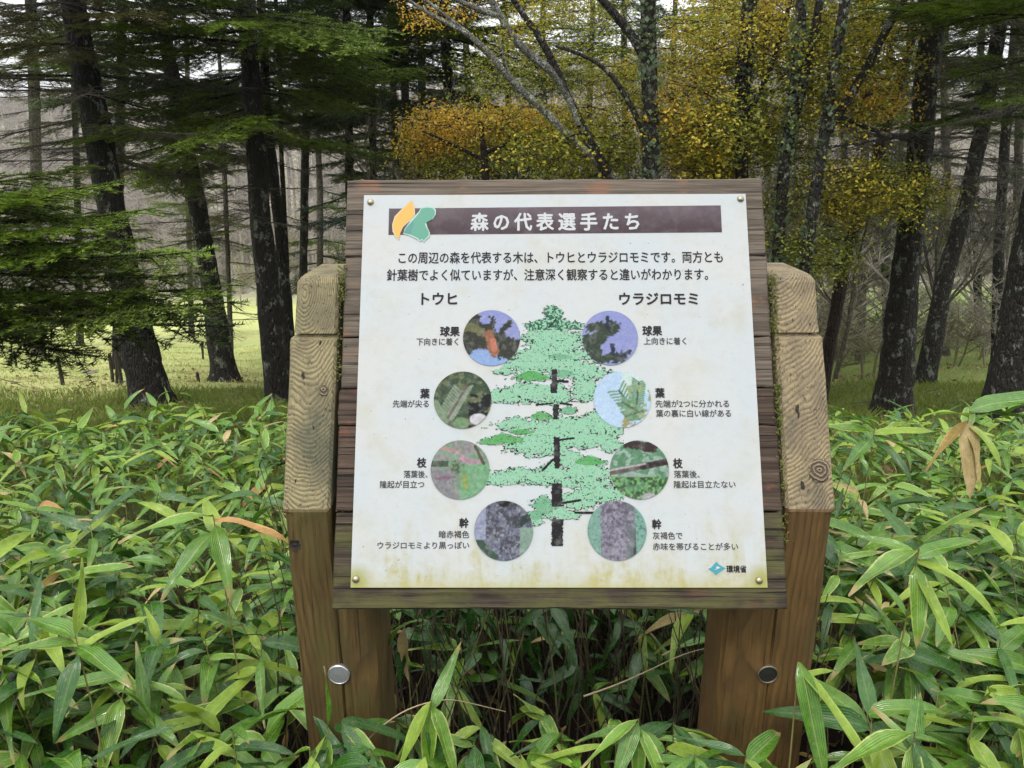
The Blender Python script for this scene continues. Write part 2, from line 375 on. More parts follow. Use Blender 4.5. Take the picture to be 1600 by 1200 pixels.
# white panel
def mat_panel():
    a = N('panel_print'); o = a.obj(); x, y, z = a.sep(o)
    n1 = a.noise(o, 7, 5, .6); n2 = a.noise(o, 60, 4, .7); n3 = a.noise(a.map(o, scale=(34, 5, 1)), 1, 4, .6)
    c = a.mix(a.ramp(n1, (.35, 0), (.65, 1)), (.350, .380, .398), (.380, .388, .380))
    c = a.mix(a.math('MULTIPLY', a.ramp(n2, (.5, 0), (.72, 1)), .22), c, (.29, .27, .21))
    n4 = a.noise(a.map(o, loc=(5, 2, 0)), 11, 6, .65)
    c = a.mix(a.math('MULTIPLY', a.ramp(n4, (.52, 0), (.72, 1)), .38), c, (.31, .29, .19))
    # algae creeping up from the lower edge and down in drips
    h = a.math('ADD', a.math('ADD', y, .35), a.math('MULTIPLY', a.math('SUBTRACT', n3, .5), -.34))
    am = a.ramp(h, (.0, 1), (.03, .5), (.09, .0))
    am = a.math('MULTIPLY', am, a.ramp(a.noise(o, 26, 5, .7), (.40, .05), (.66, 1)))
    c = a.mix(a.math('MULTIPLY', am, .85), c, (.27, .24, .055))
    ed = a.ramp(a.math('ADD', y, .35), (.0, 1), (.012, .35), (.03, 0)); c = a.mix(a.math('MULTIPLY', ed, .6), c, (.30, .27, .08))
    co = a.math('SQRT', a.math('ADD', a.math('POWER', a.math('SUBTRACT', a.math('ABSOLUTE', x), .340), 2.0), a.math('POWER', a.math('ADD', y, .336), 2.0)))
    c = a.mix(a.math('MULTIPLY', a.ramp(a.math('ADD', co, a.math('MULTIPLY', n2, .012)), (.014, 1), (.035, 0)), .8), c, (.22, .22, .04))
    sp = a.noise(o, 150, 2, .5); c = a.mix(a.math('MULTIPLY', a.ramp(sp, (.735, 0), (.75, 1)), .75), c, (.12, .12, .10))
    return a.out(c, a.ramp(n1, (.3, .5), (.7, .68)), a.bump(n2, .15, .0006), spec=.25)
V, F = box(-.35, .35, -.35, .35, -.0042, 0)
bmq = MB(); bmq.add(V, F); panel = panel_part('sign_panel', bmq.mesh('sign_panel', [mat_panel()]), sign, 0, 0, 0)
tag(panel, 'white printed panel with algae along its lower edge')
# dome headed screws, sub-parts of the panel
def mat_metal(name, c, r=.35): a = N(name); n = a.noise(a.obj(), 300, 3, .6); return a.out(a.mix(n, tuple(q * .5 for q in c), c), r, metal=.85, normal=a.bump(n, .3, .0005))
m_screw = mat_metal('screw_metal', (.42, .38, .26)); m_bolt = mat_metal('bolt_metal', (.62, .62, .66), .45)
def dome(r, h, n=20, k=6, rim=0):
    P = []; 
    prof = [(r * math.cos(q), h * math.sin(q)) for q in np.linspace(0, PI / 2 - .02, k)]
    prof = [(r * 1.0, -.001)] + prof
    V = [(a * math.cos(t), a * math.sin(t), z) for a, z in prof for t in np.arange(n) / n * 2 * PI]
    V = np.array(V); i_ = np.arange(len(prof) - 1)[:, None] * n; j_ = np.arange(n)[None]; k_ = (j_ + 1) % n
    F_ = np.stack([i_ + j_, i_ + k_, i_ + n + k_, i_ + n + j_], -1).reshape(-1, 4)
    return V, F_, (len(prof) - 1) * n + np.arange(n)[None]
V, F, Cp = dome(.0062, .0045); screw_me = mesh_np('screw', V, [F, Cp], [m_screw], smooth=True)
for px, py in ((579, 316), (1157, 311), (556, 905), (1186, 907)):
    u, v = on_panel(px, py); panel_part('screw', screw_me, panel, u, v, .0006)

# ---- print on the panel
def flat(name, pts, mat, n, parent=None, u=0, v=0):
    me = mesh_np(name, [(p[0], p[1], 0) for p in pts], [np.arange(len(pts))[None]], [mat]); return panel_part(name, me, parent or panel, u, v, n)
def mat_banner():
    a = N('banner_print'); o = a.obj(); x, y, z = a.sep(o)
    c = a.mix(a.ramp(y, (.285, 0), (.34, 1)), (.036, .021, .026), (.080, .060, .070))
    c = a.mix(a.math('MULTIPLY', a.ramp(a.noise(o, 30, 4, .6), (.45, 0), (.75, 1)), .25), c, (.2, .18, .19))
    return a.out(c, .6, spec=.25)
bq = [on_panel(*p) for p in ((607, 367), (1128, 363), (1126, 321), (608, 326))]
flat('title_banner', bq, mat_banner(), .0005)
m_ink = mat_plain('ink_black', (.022, .02, .022), .75, spec=.12); m_grey = mat_plain('ink_grey', (.05, .047, .05), .75, spec=.12)
m_whitep = mat_plain('ink_white', (.39, .40, .41), .7, spec=.15)
def lettering(name, s, x0, x1, yc, h, mat, bold=0.0, n=.0008, sp=1.0):
    """a line of print fitted to the photograph's extents x0..x1 round yc with height h (photo pixels)"""
    cu = bpy.data.curves.new(name, 'FONT'); cu.body = s; cu.size = 1; cu.resolution_u = 2; cu.space_character = sp
    cu.fill_mode = 'FRONT'
    t = bpy.data.objects.new('tmp', cu); COL.objects.link(t)
    bpy.context.view_layer.update()
    me = bpy.data.meshes.new_from_object(t.evaluated_get(bpy.context.evaluated_depsgraph_get()))
    bpy.data.objects.remove(t); bpy.data.curves.remove(cu)
    k = len(me.vertices); co = np.empty(k * 3, np.float32); me.vertices.foreach_get('co', co); co = co.reshape(-1, 3)
    lo, hi = co.min(0), co.max(0)
    (u0, v0), (u1, _) = on_panel(x0, yc), on_panel(x1, yc); vt = on_panel(x0, yc - h / 2)[1]; vb = on_panel(x0, yc + h / 2)[1]
    vl = on_panel(x0, yc)[1]; vr = on_panel(x1, yc)[1]
    co[:, 0] = (co[:, 0] - lo[0]) / (hi[0] - lo[0]) * (u1 - u0) - (u1 - u0) / 2
    co[:, 1] = ((co[:, 1] - lo[1]) / (hi[1] - lo[1]) - .5) * (vt - vb)
    co[:, 2] = 0
    tri = [np.array([list(p_.vertices) for p_ in me.polygons if len(p_.vertices) == q_]) for q_ in (3, 4)]
    kx = bold * (vt - vb) * 1.1; Vs = []; Fs = []
    for c_, (sx_, sy_) in enumerate(((0, 0), (1, .4), (-1, -.4), (.3, -1), (-.3, 1)) if bold else ((0, 0),)):
        Vs.append(co + np.array([sx_ * kx, sy_ * kx, c_ * .00002]))
        Fs += [f_ + c_ * k for f_ in tri if len(f_)]
    bpy.data.meshes.remove(me); me = mesh_np(name, np.concatenate(Vs), Fs, [mat])
    return panel_part(name, me, panel, (u0 + u1) / 2, (vt + vb) / 2, n)
lettering('title_lettering', '森の代表選手たち', 736, 998, 347, 27, m_whitep, .028, .001, 1.42)
lettering('paragraph_lettering', 'この周辺の森を代表する木は、トウヒとウラジロモミです。両方とも', 623, 1129, 403, 18, m_ink, .012)
lettering('paragraph_lettering', '針葉樹でよく似ていますが、注意深く観察すると違いがわかります。', 605, 1106, 430, 18, m_ink, .012)
lettering('heading_lettering', 'トウヒ', 659, 714, 467, 18, m_ink, .03)
lettering('heading_lettering', 'ウラジロモミ', 968, 1090, 467, 18, m_ink, .03)
for s, x0, x1, y, b in (('球果', 688, 718, 518, 1), ('下向きに着く', 651, 716, 534, 0), ('葉', 657, 671, 615, 1), ('先端が尖る', 614, 670, 631, 0),
                        ('枝', 652, 666, 723, 1), ('落葉後、', 631, 668, 741, 0), ('隆起が目立つ', 594, 663, 757, 0),
                        ('幹', 718, 732, 817, 1), ('暗赤褐色', 686, 733, 835, 0), ('ウラジロモミより黒っぽい', 590, 733, 852, 0),
                        ('球果', 1004, 1034, 517, 1), ('上向きに着く', 1006, 1072, 533, 0), ('葉', 1024, 1038, 614, 1),
                        ('先端が2つに分かれる', 1024, 1139, 631, 0), ('葉の裏に白い線がある', 1025, 1142, 646, 0),
                        ('枝', 1052, 1066, 724, 1), ('落葉後、', 1053, 1093, 741, 0), ('隆起は目立たない', 1053, 1149, 757, 0),
                        ('幹', 1019, 1033, 819, 1), ('灰褐色で', 1020, 1066, 837, 0), ('赤味を帯びることが多い', 1020, 1153, 854, 0)):
    lettering('caption_lettering', s, x0, x1, y, 15 if b else 11.5, m_ink if b else m_grey, .035 if b else .014)
lettering('ministry_lettering', '環境省', 1135, 1166, 889, 11, m_ink, .03)
# small teal emblem before the ministry's name
em = [(-.014, -.001), (-.008, .0015), (-.003, .007), (.001, .011), (.005, .006), (.012, .002), (.016, 0), (.009, -.004), (.003, -.008), (-.001, -.011), (-.006, -.006)]
u, v = on_panel(1119, 888); me_ = flat('ministry_emblem', em, mat_plain('ink_teal', (.02, .20, .25), .5), .0008, None, u, v)
fl = flat('ministry_emblem', [(-.004, -.003), (.002, -.001), (.007, .001), (.002, .0035), (-.001, .0022), (.001, .0005)], m_whitep, .0012, None, u, v)
# leaf emblem at the head of the banner: a golden leaf and a green conifer shape with pale outlines
LE0 = (607, 310)
def epx(pts): return [on_panel(LE0[0] - 7 + x / 16.0, LE0[1] + y / 16.0) for x, y in pts]
gold = [(690, 70), (745, 230), (745, 430), (620, 560), (480, 680), (420, 830), (380, 1010), (300, 930), (240, 800), (240, 640), (300, 470), (430, 330), (560, 190)]
teal = [(940, 260), (1080, 235), (1220, 255), (1275, 330), (1265, 430), (1190, 540), (1080, 600), (1020, 640), (1060, 740), (1120, 840), (1115, 930), (1040, 1000), (1000, 1060), (950, 1010), (900, 1050), (860, 1000), (780, 960), (640, 900), (520, 880), (560, 760), (640, 660), (720, 560), (800, 470), (880, 380)]
def grow(pts, k):
    P = np.array(pts, float); c = P.mean(0); d = P - c; return [tuple(q) for q in c + d * (1 + k / np.linalg.norm(d, axis=1)[:, None])]
m_pale = mat_plain('ink_pale_outline', (.62, .66, .55), .5)
flat('leaf_emblem', epx(grow(gold, 38)), mat_plain('ink_cream', (.38, .31, .18), .5), .0009)
flat('leaf_emblem', epx(gold), mat_plain('ink_gold', (.47, .25, .02), .5), .0012)
flat('leaf_emblem', epx(grow(teal, 42)), mat_plain('ink_mint', (.24, .36, .31), .5), .0014)
flat('leaf_emblem', epx(teal), mat_plain('ink_leaf_green', (.035, .19, .13), .5), .0017)
flat('leaf_emblem', epx([(500, 860), (560, 740), (650, 640), (740, 560), (720, 700), (660, 880)]), mat_plain('ink_deep_green', (.02, .15, .13), .5), .002)

# printed round photographs: colour grids
a = N('photo_print'); at_ = a.n('ShaderNodeVertexColor', _layer_name='Col').outputs[0]; m_photo = a.out(a.mix(a.ramp(a.noise(a.pos(), 90, 4, .6), (.5, 0), (.75, .25)), at_, (.32, .33, .31)), .7, spec=.15)
def seg(x, y, x0, y0, x1, y1):
    dx, dy = x1 - x0, y1 - y0; t = np.clip(((x - x0) * dx + (y - y0) * dy) / (dx * dx + dy * dy), 0, 1)
    return np.hypot(x - x0 - t * dx, y - y0 - t * dy), t
def paint(k, x, y):
    c = np.zeros(x.shape + (3,)); n = fbm(x * 5 + 9, y * 5 + 9, k * 7); n2 = fbm(x * 13 + 20, y * 13 + 20, k * 7 + 3)
    def put(mask, col): c[mask] = (np.array(col) * (.62 + .62 * n2[..., None]))[mask]
    full = x > -9
    if k in (0, 4):
        put(full, (.22, .27, .62)); c[full] = (np.array((.24, .28, .62)) * (.95 + .1 * n[..., None]))[full]
    if k == 0:
        m = (y < -.45) & full; c[m] = (.22, .38, .72)
        for q in ((-1.1, .35, -.2, .15, .34), (-1, -.2, .2, -.1, .30), (.2, -.1, 1, -.45, .30), (-.9, -.5, -.5, -.1, .14), (.25, .1, .6, .5, .10), (0, .2, .02, .7, .09), (.3, -.6, .9, -.7, .14), (-.6, .3, -.6, .75, .2)):
            d, t = seg(x, y, *q[:4]); put(d + (n2 - .5) * .25 < q[4], (.045, .05, .035))
        put((seg(x, y, -1, .35, -.5, .3)[0] + (n - .5) * .4 < .2), (.16, .16, .06))
        put(seg(x, y, -.1, .1, .1, -.5)[0] + (n2 - .5) * .2 < .17, (.34, .13, .06)); put(seg(x, y, .05, -.1, .1, -.4)[0] < .1, (.6, .17, .08))
    if k == 1:
        put(full, (.05, .09, .045)); put(n > .56, (.14, .17, .07)); put((x > .2) & (y < .2) & (n < .6), (.012, .016, .018))
        for t0 in np.linspace(-.8, .6, 14):
            bx, by = -.35 + t0 * .45, -.2 + t0 * .8
            for sgn in (1, -1): put(seg(x, y, bx, by, bx + .32 * sgn + .1, by + .22)[0] < .035, (.24, .33, .22))
        put(seg(x, y, -.6, -.8, .15, .5)[0] < .05, (.16, .12, .10)); put((np.hypot((x - .55) / 1.5, y + .68) < .2), (.62, .62, .66)); put(np.hypot(x + .05, y + .85) < .25, (.16, .30, .13)); put(seg(x, y, -.95, -.1, -.6, -.75)[0] < .12, (.2, .3, .17))
    if k == 2:
        put(full, (.20, .36, .21)); put(n > .52, (.28, .27, .27)); put((x < -.2) & (y < 0) & (n < .6), (.24, .24, .27)); put((x > .0) & (y < .2), (.17, .42, .2))
        put(seg(x, y, -.7, .75, .0, .6)[0] < .06, (.45, .25, .25)); put(seg(x, y, -.1, .6, .3, .2)[0] < .06, (.4, .3, .3)); put(seg(x, y, .0, .35, .6, .25)[0] < .08, (.42, .26, .32)); put(seg(x, y, .5, .8, .8, .2)[0] < .05, (.12, .07, .06)); put(seg(x, y, -.8, -.3, -.2, -.25)[0] < .05, (.25, .14, .19))
        put(seg(x, y, .15, -.2, .2, -.6)[0] < .09, (.28, .38, .08)); put((np.hypot(x + .1, y - .1) < .25) & (n2 > .5), (.06, .14, .04)); put((y > .1) & (y < .3) & (x < -.4), (.07, .1, .07))
    if k == 3:
        put(full, (.16, .17, .25)); put(n > .5, (.09, .09, .12)); put(n2 > .66, (.24, .26, .34)); put(np.abs(fbm(x * 9, y * 3, 5) - .5) < .03, (.05, .05, .07)); put((x > .55) & (y < .1), (.22, .35, .27)); put(seg(x, y, .5, .2, .95, .55)[0] < .12, (.03, .05, .05)); put(seg(x, y, -1, -.2, -.3, -.9)[0] < .12, (.05, .1, .07)); put(np.hypot(x, y - 1) < .22, (.02, .02, .02)); put((x < -.6) & (y > -.3), (.3, .33, .48))
    if k == 4:
        for q in ((-.9, -.35, .0, .35, .28), (-.7, .4, .2, .4, .18), (-.6, -.8, .5, -.7, .16), (-.8, -.1, -.5, -.6, .25)):
            d, t = seg(x, y, *q[:4]); put(d + (n2 - .5) * .3 < q[4], (.045, .07, .045))
        for q in ((-.07, .3, -.07, .75), (.1, -.6, .08, -.25), (.3, -.75, .7, -.5)): put(seg(x, y, *q)[0] + (n2 - .5) * .1 < .07, (.03, .035, .07))
    if k == 5:
        c[full] = (np.array((.42, .60, .82)) * (.92 + .16 * n[..., None]))[full]; c[(y > .2) & (x > 0)] = (.55, .70, .68)
        for bx, by, ex, ey in ((.6, -.7, -.1, .3), (.5, -.2, .6, .6), (.75, -.4, .1, -.6), (.5, -.4, .0, -.1)):
            for t0 in np.linspace(0, 1, 11):
                qx, qy = bx + (ex - bx) * t0, by + (ey - by) * t0
                for sgn in (1, -1):
                    put(seg(x, y, qx, qy, qx - .28 * (ey - by) * sgn + (ex - bx) * .15, qy + .28 * (ex - bx) * sgn + (ey - by) * .15)[0] < .03, (.15, .33, .16) if n2.mean() > 0 else (0, 0, 0))
            put(seg(x, y, bx, by, ex, ey)[0] < .035, (.07, .13, .09))
        put((x > .2) & (n > .55) & (y < .5) & (y > -.9), (.30, .42, .16)); put((np.hypot(x - .2, y + .9) < .25) & (n2 > .45), (.35, .30, .08))
    if k == 6:
        put(full, (.10, .28, .14)); put(n > .55, (.30, .45, .36)); put((y < -.25) & (n > .42), (.04, .12, .03)); put((y < -.2) & (n2 > .55), (.16, .40, .12)); put(seg(x, y, -.4, .9, .5, .75)[0] + (n2 - .5) * .15 < .16, (.05, .03, .03))
        put(seg(x, y, -1, -.12, .2, .1)[0] < .07, (.14, .10, .10)); put(seg(x, y, .1, .1, 1, .28)[0] < .11, (.05, .025, .03)); put(seg(x, y, -1, -.02, .2, .2)[0] < .03, (.45, .42, .42)); put(np.hypot((x - .3) * .7, y + .95) < .18, (.4, .4, .4))
    if k == 7:
        put(full, (.24, .22, .30)); put(n2 > .62, (.30, .28, .36)); put(n2 < .36, (.15, .13, .18)); put(np.abs(fbm(x * 10, y * 3.5, 6) - .5) < .02, (.12, .10, .14)); put(x < -.55 + (n - .5) * .08, (.20, .42, .33)); put((x < -.55) & (n2 > .62), (.10, .24, .2)); put((x > .62), (.20, .44, .34)); put((x > .6) & (n2 > .58), (.08, .22, .18)); put((np.abs(x - .55) < .08) & (y < .1), (.05, .06, .07)); put((x > .3) & (x < .6) & (n > .45), (.15, .17, .19))
    n3 = fbm(x * 30 + 50, y * 30 + 50, k * 5 + 1, 2)[..., None]; c = c * (.74 + .40 * n3); g_ = c.mean(-1, keepdims=True)
    return np.clip(g_ + (c - g_) * .82, 0, 1)
G_ = 96; q = np.linspace(-1, 1, G_); QX, QY = np.meshgrid(q, q)
DX = QX * np.sqrt(1 - QY ** 2 / 2); DY = QY * np.sqrt(1 - QX ** 2 / 2)
i = np.arange(G_ - 1)[:, None] * G_; j = np.arange(G_ - 1)[None]; GF = np.stack([i + j, i + j + 1, i + G_ + j + 1, i + G_ + j], -1).reshape(-1, 4)
for k, (px, py, r, lb) in enumerate(((768, 528, 44.5, 'round print of a hanging reddish cone against blue sky'), (723, 625, 45, 'round print of a dark needle spray'), (719, 734, 46, 'round print of a pinkish twig over green'), (787, 829, 46, 'round print of dark blue grey bark'), (953, 528, 43.5, 'round print of upright cones against blue sky'), (972, 624, 44.5, 'round print of a light green needle spray on pale blue'), (999, 734, 46, 'round print of a brown twig across green needles'), (964, 829, 46, 'round print of a lilac grey trunk'))):
    u, v = on_panel(px, py); rr = on_panel(px + r, py)[0] - u
    pc_ = paint(k, DX, DY)
    for ax_ in (0, 1): pc_ = (np.roll(pc_, 1, ax_) + 4 * pc_ + np.roll(pc_, -1, ax_)) / 6
    colr = np.concatenate([pc_ * .62, np.ones(DX.shape + (1,))], -1)
    me = mesh_np('printed_photo', np.stack([DX * rr, DY * rr, DX * 0], -1).reshape(-1, 3), [GF], [m_photo], col=colr.reshape(-1, 4))
    tag(panel_part('printed_photo', me, panel, u, v, .0016), lb)
# printed conifer drawing: mint foliage with ragged dark outline, darker patches, black trunk
MINT = [(350, 62, 34, 34), (350, 110, 112, 24), (345, 165, 150, 28), (360, 200, 110, 46), (340, 250, 150, 36), (240, 300, 95, 34), (350, 295, 150, 36), (490, 335, 100, 34), (115, 340, 50, 12), (220, 440, 165, 36), (110, 465, 70, 20), (365, 450, 60, 38), (510, 430, 62, 40), (400, 610, 140, 46), (180, 590, 100, 26), (560, 590, 110, 46), (285, 680, 135, 46), (500, 660, 140, 34), (620, 700, 40, 22), (440, 765, 48, 42), (510, 820, 85, 50), (190, 842, 190, 30), (345, 830, 62, 46), (30, 850, 60, 26), (485, 868, 112, 22), (565, 925, 110, 36), (470, 955, 80, 34), (390, 1020, 75, 22), (255, 1060, 34, 18)]
GREEN = [(245, 362, 78, 26), (300, 555, 50, 22), (120, 662, 95, 24), (60, 680, 60, 14), (525, 768, 68, 22), (200, 630, 60, 14)]
MID = [(400, 350, 46, 20), (425, 528, 40, 20), (310, 985, 55, 46), (265, 1030, 36, 26), (380, 270, 55, 16)]
TRK = [(345, 370, 330, 402), (340, 372, 400, 445), (352, 378, 498, 572), (352, 385, 655, 690), (356, 385, 690, 805), (344, 394, 876, 990), (344, 398, 1050, 1178)]
LIM = [(300, 815, 352, 762, 6), (385, 668, 450, 660, 5), (395, 972, 482, 958, 6), (458, 1018, 550, 1018, 5), (270, 500, 350, 492, 4), (385, 492, 440, 500, 4), (370, 385, 420, 388, 6), (330, 130, 365, 90, 3)]
st = 2.3
gx, gy = np.meshgrid(np.arange(-40, 690, st), np.arange(20, 1185, st))
nz = fbm(gx / 17, gy / 11, 31, 3); nf = fbm(gx / 7, gy / 6, 47, 2)
def field(L_):
    f_ = np.full(gx.shape, -9.0)
    for cx, cy, rx, ry in L_: dd_ = gy - cy - .10 * np.abs(gx - cx) * (rx > 60); f_ = np.maximum(f_, 1 - (np.abs(gx - cx) / (rx * 1.12)) ** 1.25 - (np.abs(dd_) / ry) ** 1.6)
    return f_
fm = field([(a_, b_, c_ * 1.07, d_ * 1.3) for a_, b_, c_, d_ in MINT] + GREEN + MID) + (nz - .5) * 1.3 + (fbm(gx / 26, gy / 5.5, 91, 2) - .5) * .8 + .10; fg = field(GREEN) + (nz - .5) * .5; fd = field(MID) + (nz - .5) * .6
cls = np.zeros(gx.shape, int); cls[fm > .0] = 1; cls[(fm > 0) & (fd > .05)] = 3; cls[(fm > 0) & (fg > .05)] = 2
low = field([(cx, cy + ry * .75, rx, ry * .5) for cx, cy, rx, ry in MINT])
fm_ = fm
cls[(np.abs(fm + .0) < .10) & (nf > .44)] = 4; cls[(fm > 0) & (np.abs(nz - .53) < .016) & (nf > .47)] = 4; cls[(fm > 0) & (low > .2) & (nf > .72)] = 4
cls[(gy < 330) & (fm > 0) & (fm < .22) & (nf > .60)] = 5; cls[(gy < 140) & (fm > -.1) & (nf > .5)] = 5
for x0, x1, y0, y1 in TRK: cls[(gx > x0 + (nf - .5) * 12) & (gx < x1 + (nf - .5) * 12) & (gy > y0) & (gy < y1)] = 4
for x0, y0, x1, y1, r in LIM: cls[seg(gx, gy, x0, y0, x1, y1)[0] < r] = 4
PAL = {1: (.24, .46, .31), 2: (.09, .31, .10), 3: (.14, .34, .20), 4: (.015, .013, .015), 5: (.03, .10, .065)}
iy, ix = np.nonzero(cls)
cx = 750 + gx[iy, ix] / 3.075; cy = 470 + gy[iy, ix] / 3.075; hx = st / 3.075 / 2 * 1.02
Qc = []
for sx, sy in ((-1, 1), (1, 1), (1, -1), (-1, -1)):
    X_ = cx + sx * hx; Y_ = cy + sy * hx
    D = M @ np.stack([(X_ - 800) / FPX, -(Y_ - 600) / FPX, -np.ones_like(X_)]); s_ = ((PC - EYE) @ NN) / (NN @ D); P_ = EYE[:, None] + s_ * D - PC[:, None]
    Qc.append(np.stack([R @ P_, U @ P_, 0 * s_], -1))
Vt = np.stack(Qc, 1).reshape(-1, 3); Ft = np.arange(len(Vt)).reshape(-1, 4)
pc = .74 * np.array([PAL[k] for k in cls[iy, ix]]) * (.86 + .28 * fbm(gx[iy, ix] / 5, gy[iy, ix] / 5, 77, 2))[:, None]
colv = np.repeat(np.concatenate([pc, np.ones((len(pc), 1))], 1), 4, axis=0)
ucen = Vt.mean(0)
tag(panel_part('printed_tree', mesh_np('printed_tree', Vt - ucen, [Ft], [m_photo], col=colv), panel, ucen[0], ucen[1], .0011), 'printed drawing of a mint green conifer with a black trunk')

# ---- posts
T27 = math.tan(math.radians(27)); YB, ZB = 1.187, .904
def post_front(z): return YB + max(0, z - ZB) * T27
def make_post(side, xin, xout, mats, seed):
    """side -1 left, +1 right; x measured from the panel's centre line"""
    r = np.random.default_rng(seed); s = side
    zg = ZB + (.0845 + .2244) * .891; zt = ZB + (.197 + .2244) * .891
    zs = list(np.linspace(-.12, ZB - .02, 22)) + [ZB - .004, ZB, ZB + .004] + list(np.linspace(ZB + .02, zg - .012, 9)) + [zg - .005, zg - .0015, zg + .0015, zg + .005] + list(np.linspace(zg + .018, zt - .022, 6)) + [zt - .012, zt - .005, zt, zt + .001]
    rows = []
    for z in zs:
        yf = post_front(z); yi = max(YB, YB + (z - ZB) * T27 + .056); bk = YB + .125 + max(0, z - ZB + .12) * .46
        xo = xout; g = 0.0
        if z > zg: xo = xout - .006
        if abs(z - zg) < .002: g = .008
        t = max(0, z - (zt - .013)); ch = t * t * 60 + (.012 if z > zt + .0005 else 0)
        c = .016 if z < ZB else .011
        if z < ZB: c = .022
        xs_in, step = xin, .39
        P = [(xo - g - ch, bk - ch), (xo - g - ch, yf + c + g + ch), (xo - g - c * .3 - ch, yf + c * .3 + g + ch), (xo - g - c - ch, yf + g + ch)]
        P += [(.5 * (xo + step), yf + g + ch * .8), (step + .006 + ch, yf + g + ch * .8), (step + .001 + ch, yf + .006 + g + ch)]
        P += [(step + ch, max(yi, yf) + ch), (step - .01, yi + ch), (xs_in + .02, yi + ch), (xs_in + .006, yi + .006 + ch), (xs_in, yi + .02 + ch), (xs_in + ch, bk - ch)]
        rows.append([(s * (px_ + r.normal(0, .0005)), y_ + r.normal(0, .0005), z + (.6 * (y_ - yf) * 0)) for px_, y_ in P])
    n_ = len(rows[0]); V = np.array(rows).reshape(-1, 3)
    i_ = np.arange(len(zs) - 1)[:, None] * n_; j_ = np.arange(n_)[None]; k_ = (j_ + 1) % n_
    F_ = np.stack([i_ + j_, i_ + k_, i_ + n_ + k_, i_ + n_ + j_], -1)
    if side > 0: F_ = F_[..., ::-1]
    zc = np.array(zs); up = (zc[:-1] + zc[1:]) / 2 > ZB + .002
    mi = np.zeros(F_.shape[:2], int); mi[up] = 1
    cap = np.arange((len(zs) - 1) * n_, len(zs) * n_)[None]
    if side < 0: cap = cap
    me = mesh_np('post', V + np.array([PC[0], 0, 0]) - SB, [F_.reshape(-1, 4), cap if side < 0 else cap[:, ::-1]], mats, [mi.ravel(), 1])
    return link('post', me, sign)
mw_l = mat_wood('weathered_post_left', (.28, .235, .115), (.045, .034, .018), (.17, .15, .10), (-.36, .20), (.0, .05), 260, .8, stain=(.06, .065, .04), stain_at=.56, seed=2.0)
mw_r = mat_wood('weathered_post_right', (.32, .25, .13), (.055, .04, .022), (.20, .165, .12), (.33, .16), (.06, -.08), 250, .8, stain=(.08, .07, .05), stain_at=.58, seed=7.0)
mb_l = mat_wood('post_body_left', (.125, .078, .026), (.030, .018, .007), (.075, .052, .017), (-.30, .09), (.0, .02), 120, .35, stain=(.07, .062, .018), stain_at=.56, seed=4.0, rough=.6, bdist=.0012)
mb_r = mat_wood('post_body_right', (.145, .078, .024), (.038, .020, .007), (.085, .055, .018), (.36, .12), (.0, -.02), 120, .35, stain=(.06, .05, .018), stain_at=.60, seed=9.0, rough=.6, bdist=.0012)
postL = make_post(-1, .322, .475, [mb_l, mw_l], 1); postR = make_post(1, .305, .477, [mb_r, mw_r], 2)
tag(postL, 'left post with a pale steel bolt head'); tag(postR, 'right post with a sunken dark bolt head')
# bolts: disc with rolled rim facing the viewer
def disc_mesh(r, rim, mats, depth):
    prof = [(r + rim, .004), (r + rim, -.003), (r + rim * .4, -.0045), (r, -.003), (r * .98, depth), (.0005, depth - .0008)]
    n = 28; V = [(a_ * math.cos(t), y_, a_ * math.sin(t)) for a_, y_ in prof for t in np.arange(n) / n * 2 * PI]
    i_ = np.arange(len(prof) - 1)[:, None] * n; j_ = np.arange(n)[None]; k_ = (j_ + 1) % n
    F_ = np.stack([i_ + j_, i_ + n + j_, i_ + n + k_, i_ + k_], -1); mi = np.zeros(F_.shape[:2], int); mi[3:] = 1
    return mesh_np('bolt', V, [F_.reshape(-1, 4)], mats, [mi.ravel()], smooth=False)
p = at(530, 1052, YB) - SB; b = link('bolt', disc_mesh(.0180, .0022, [m_bolt, mat_metal('bolt_face', (.60, .60, .66), .5)], -.0035), postL, (p[0], p[1] - .001, p[2])); tag(b, 'pale round bolt head')
p = at(1199, 1052, YB) - SB; b = link('bolt', disc_mesh(.0165, .0022, [mat_metal('dull_rim', (.25, .22, .17), .6), mat_metal('dark_bolt', (.07, .065, .06), .6)], -.001), postR, (p[0], p[1] - .0005, p[2])); tag(b, 'dark sunken round bolt head')
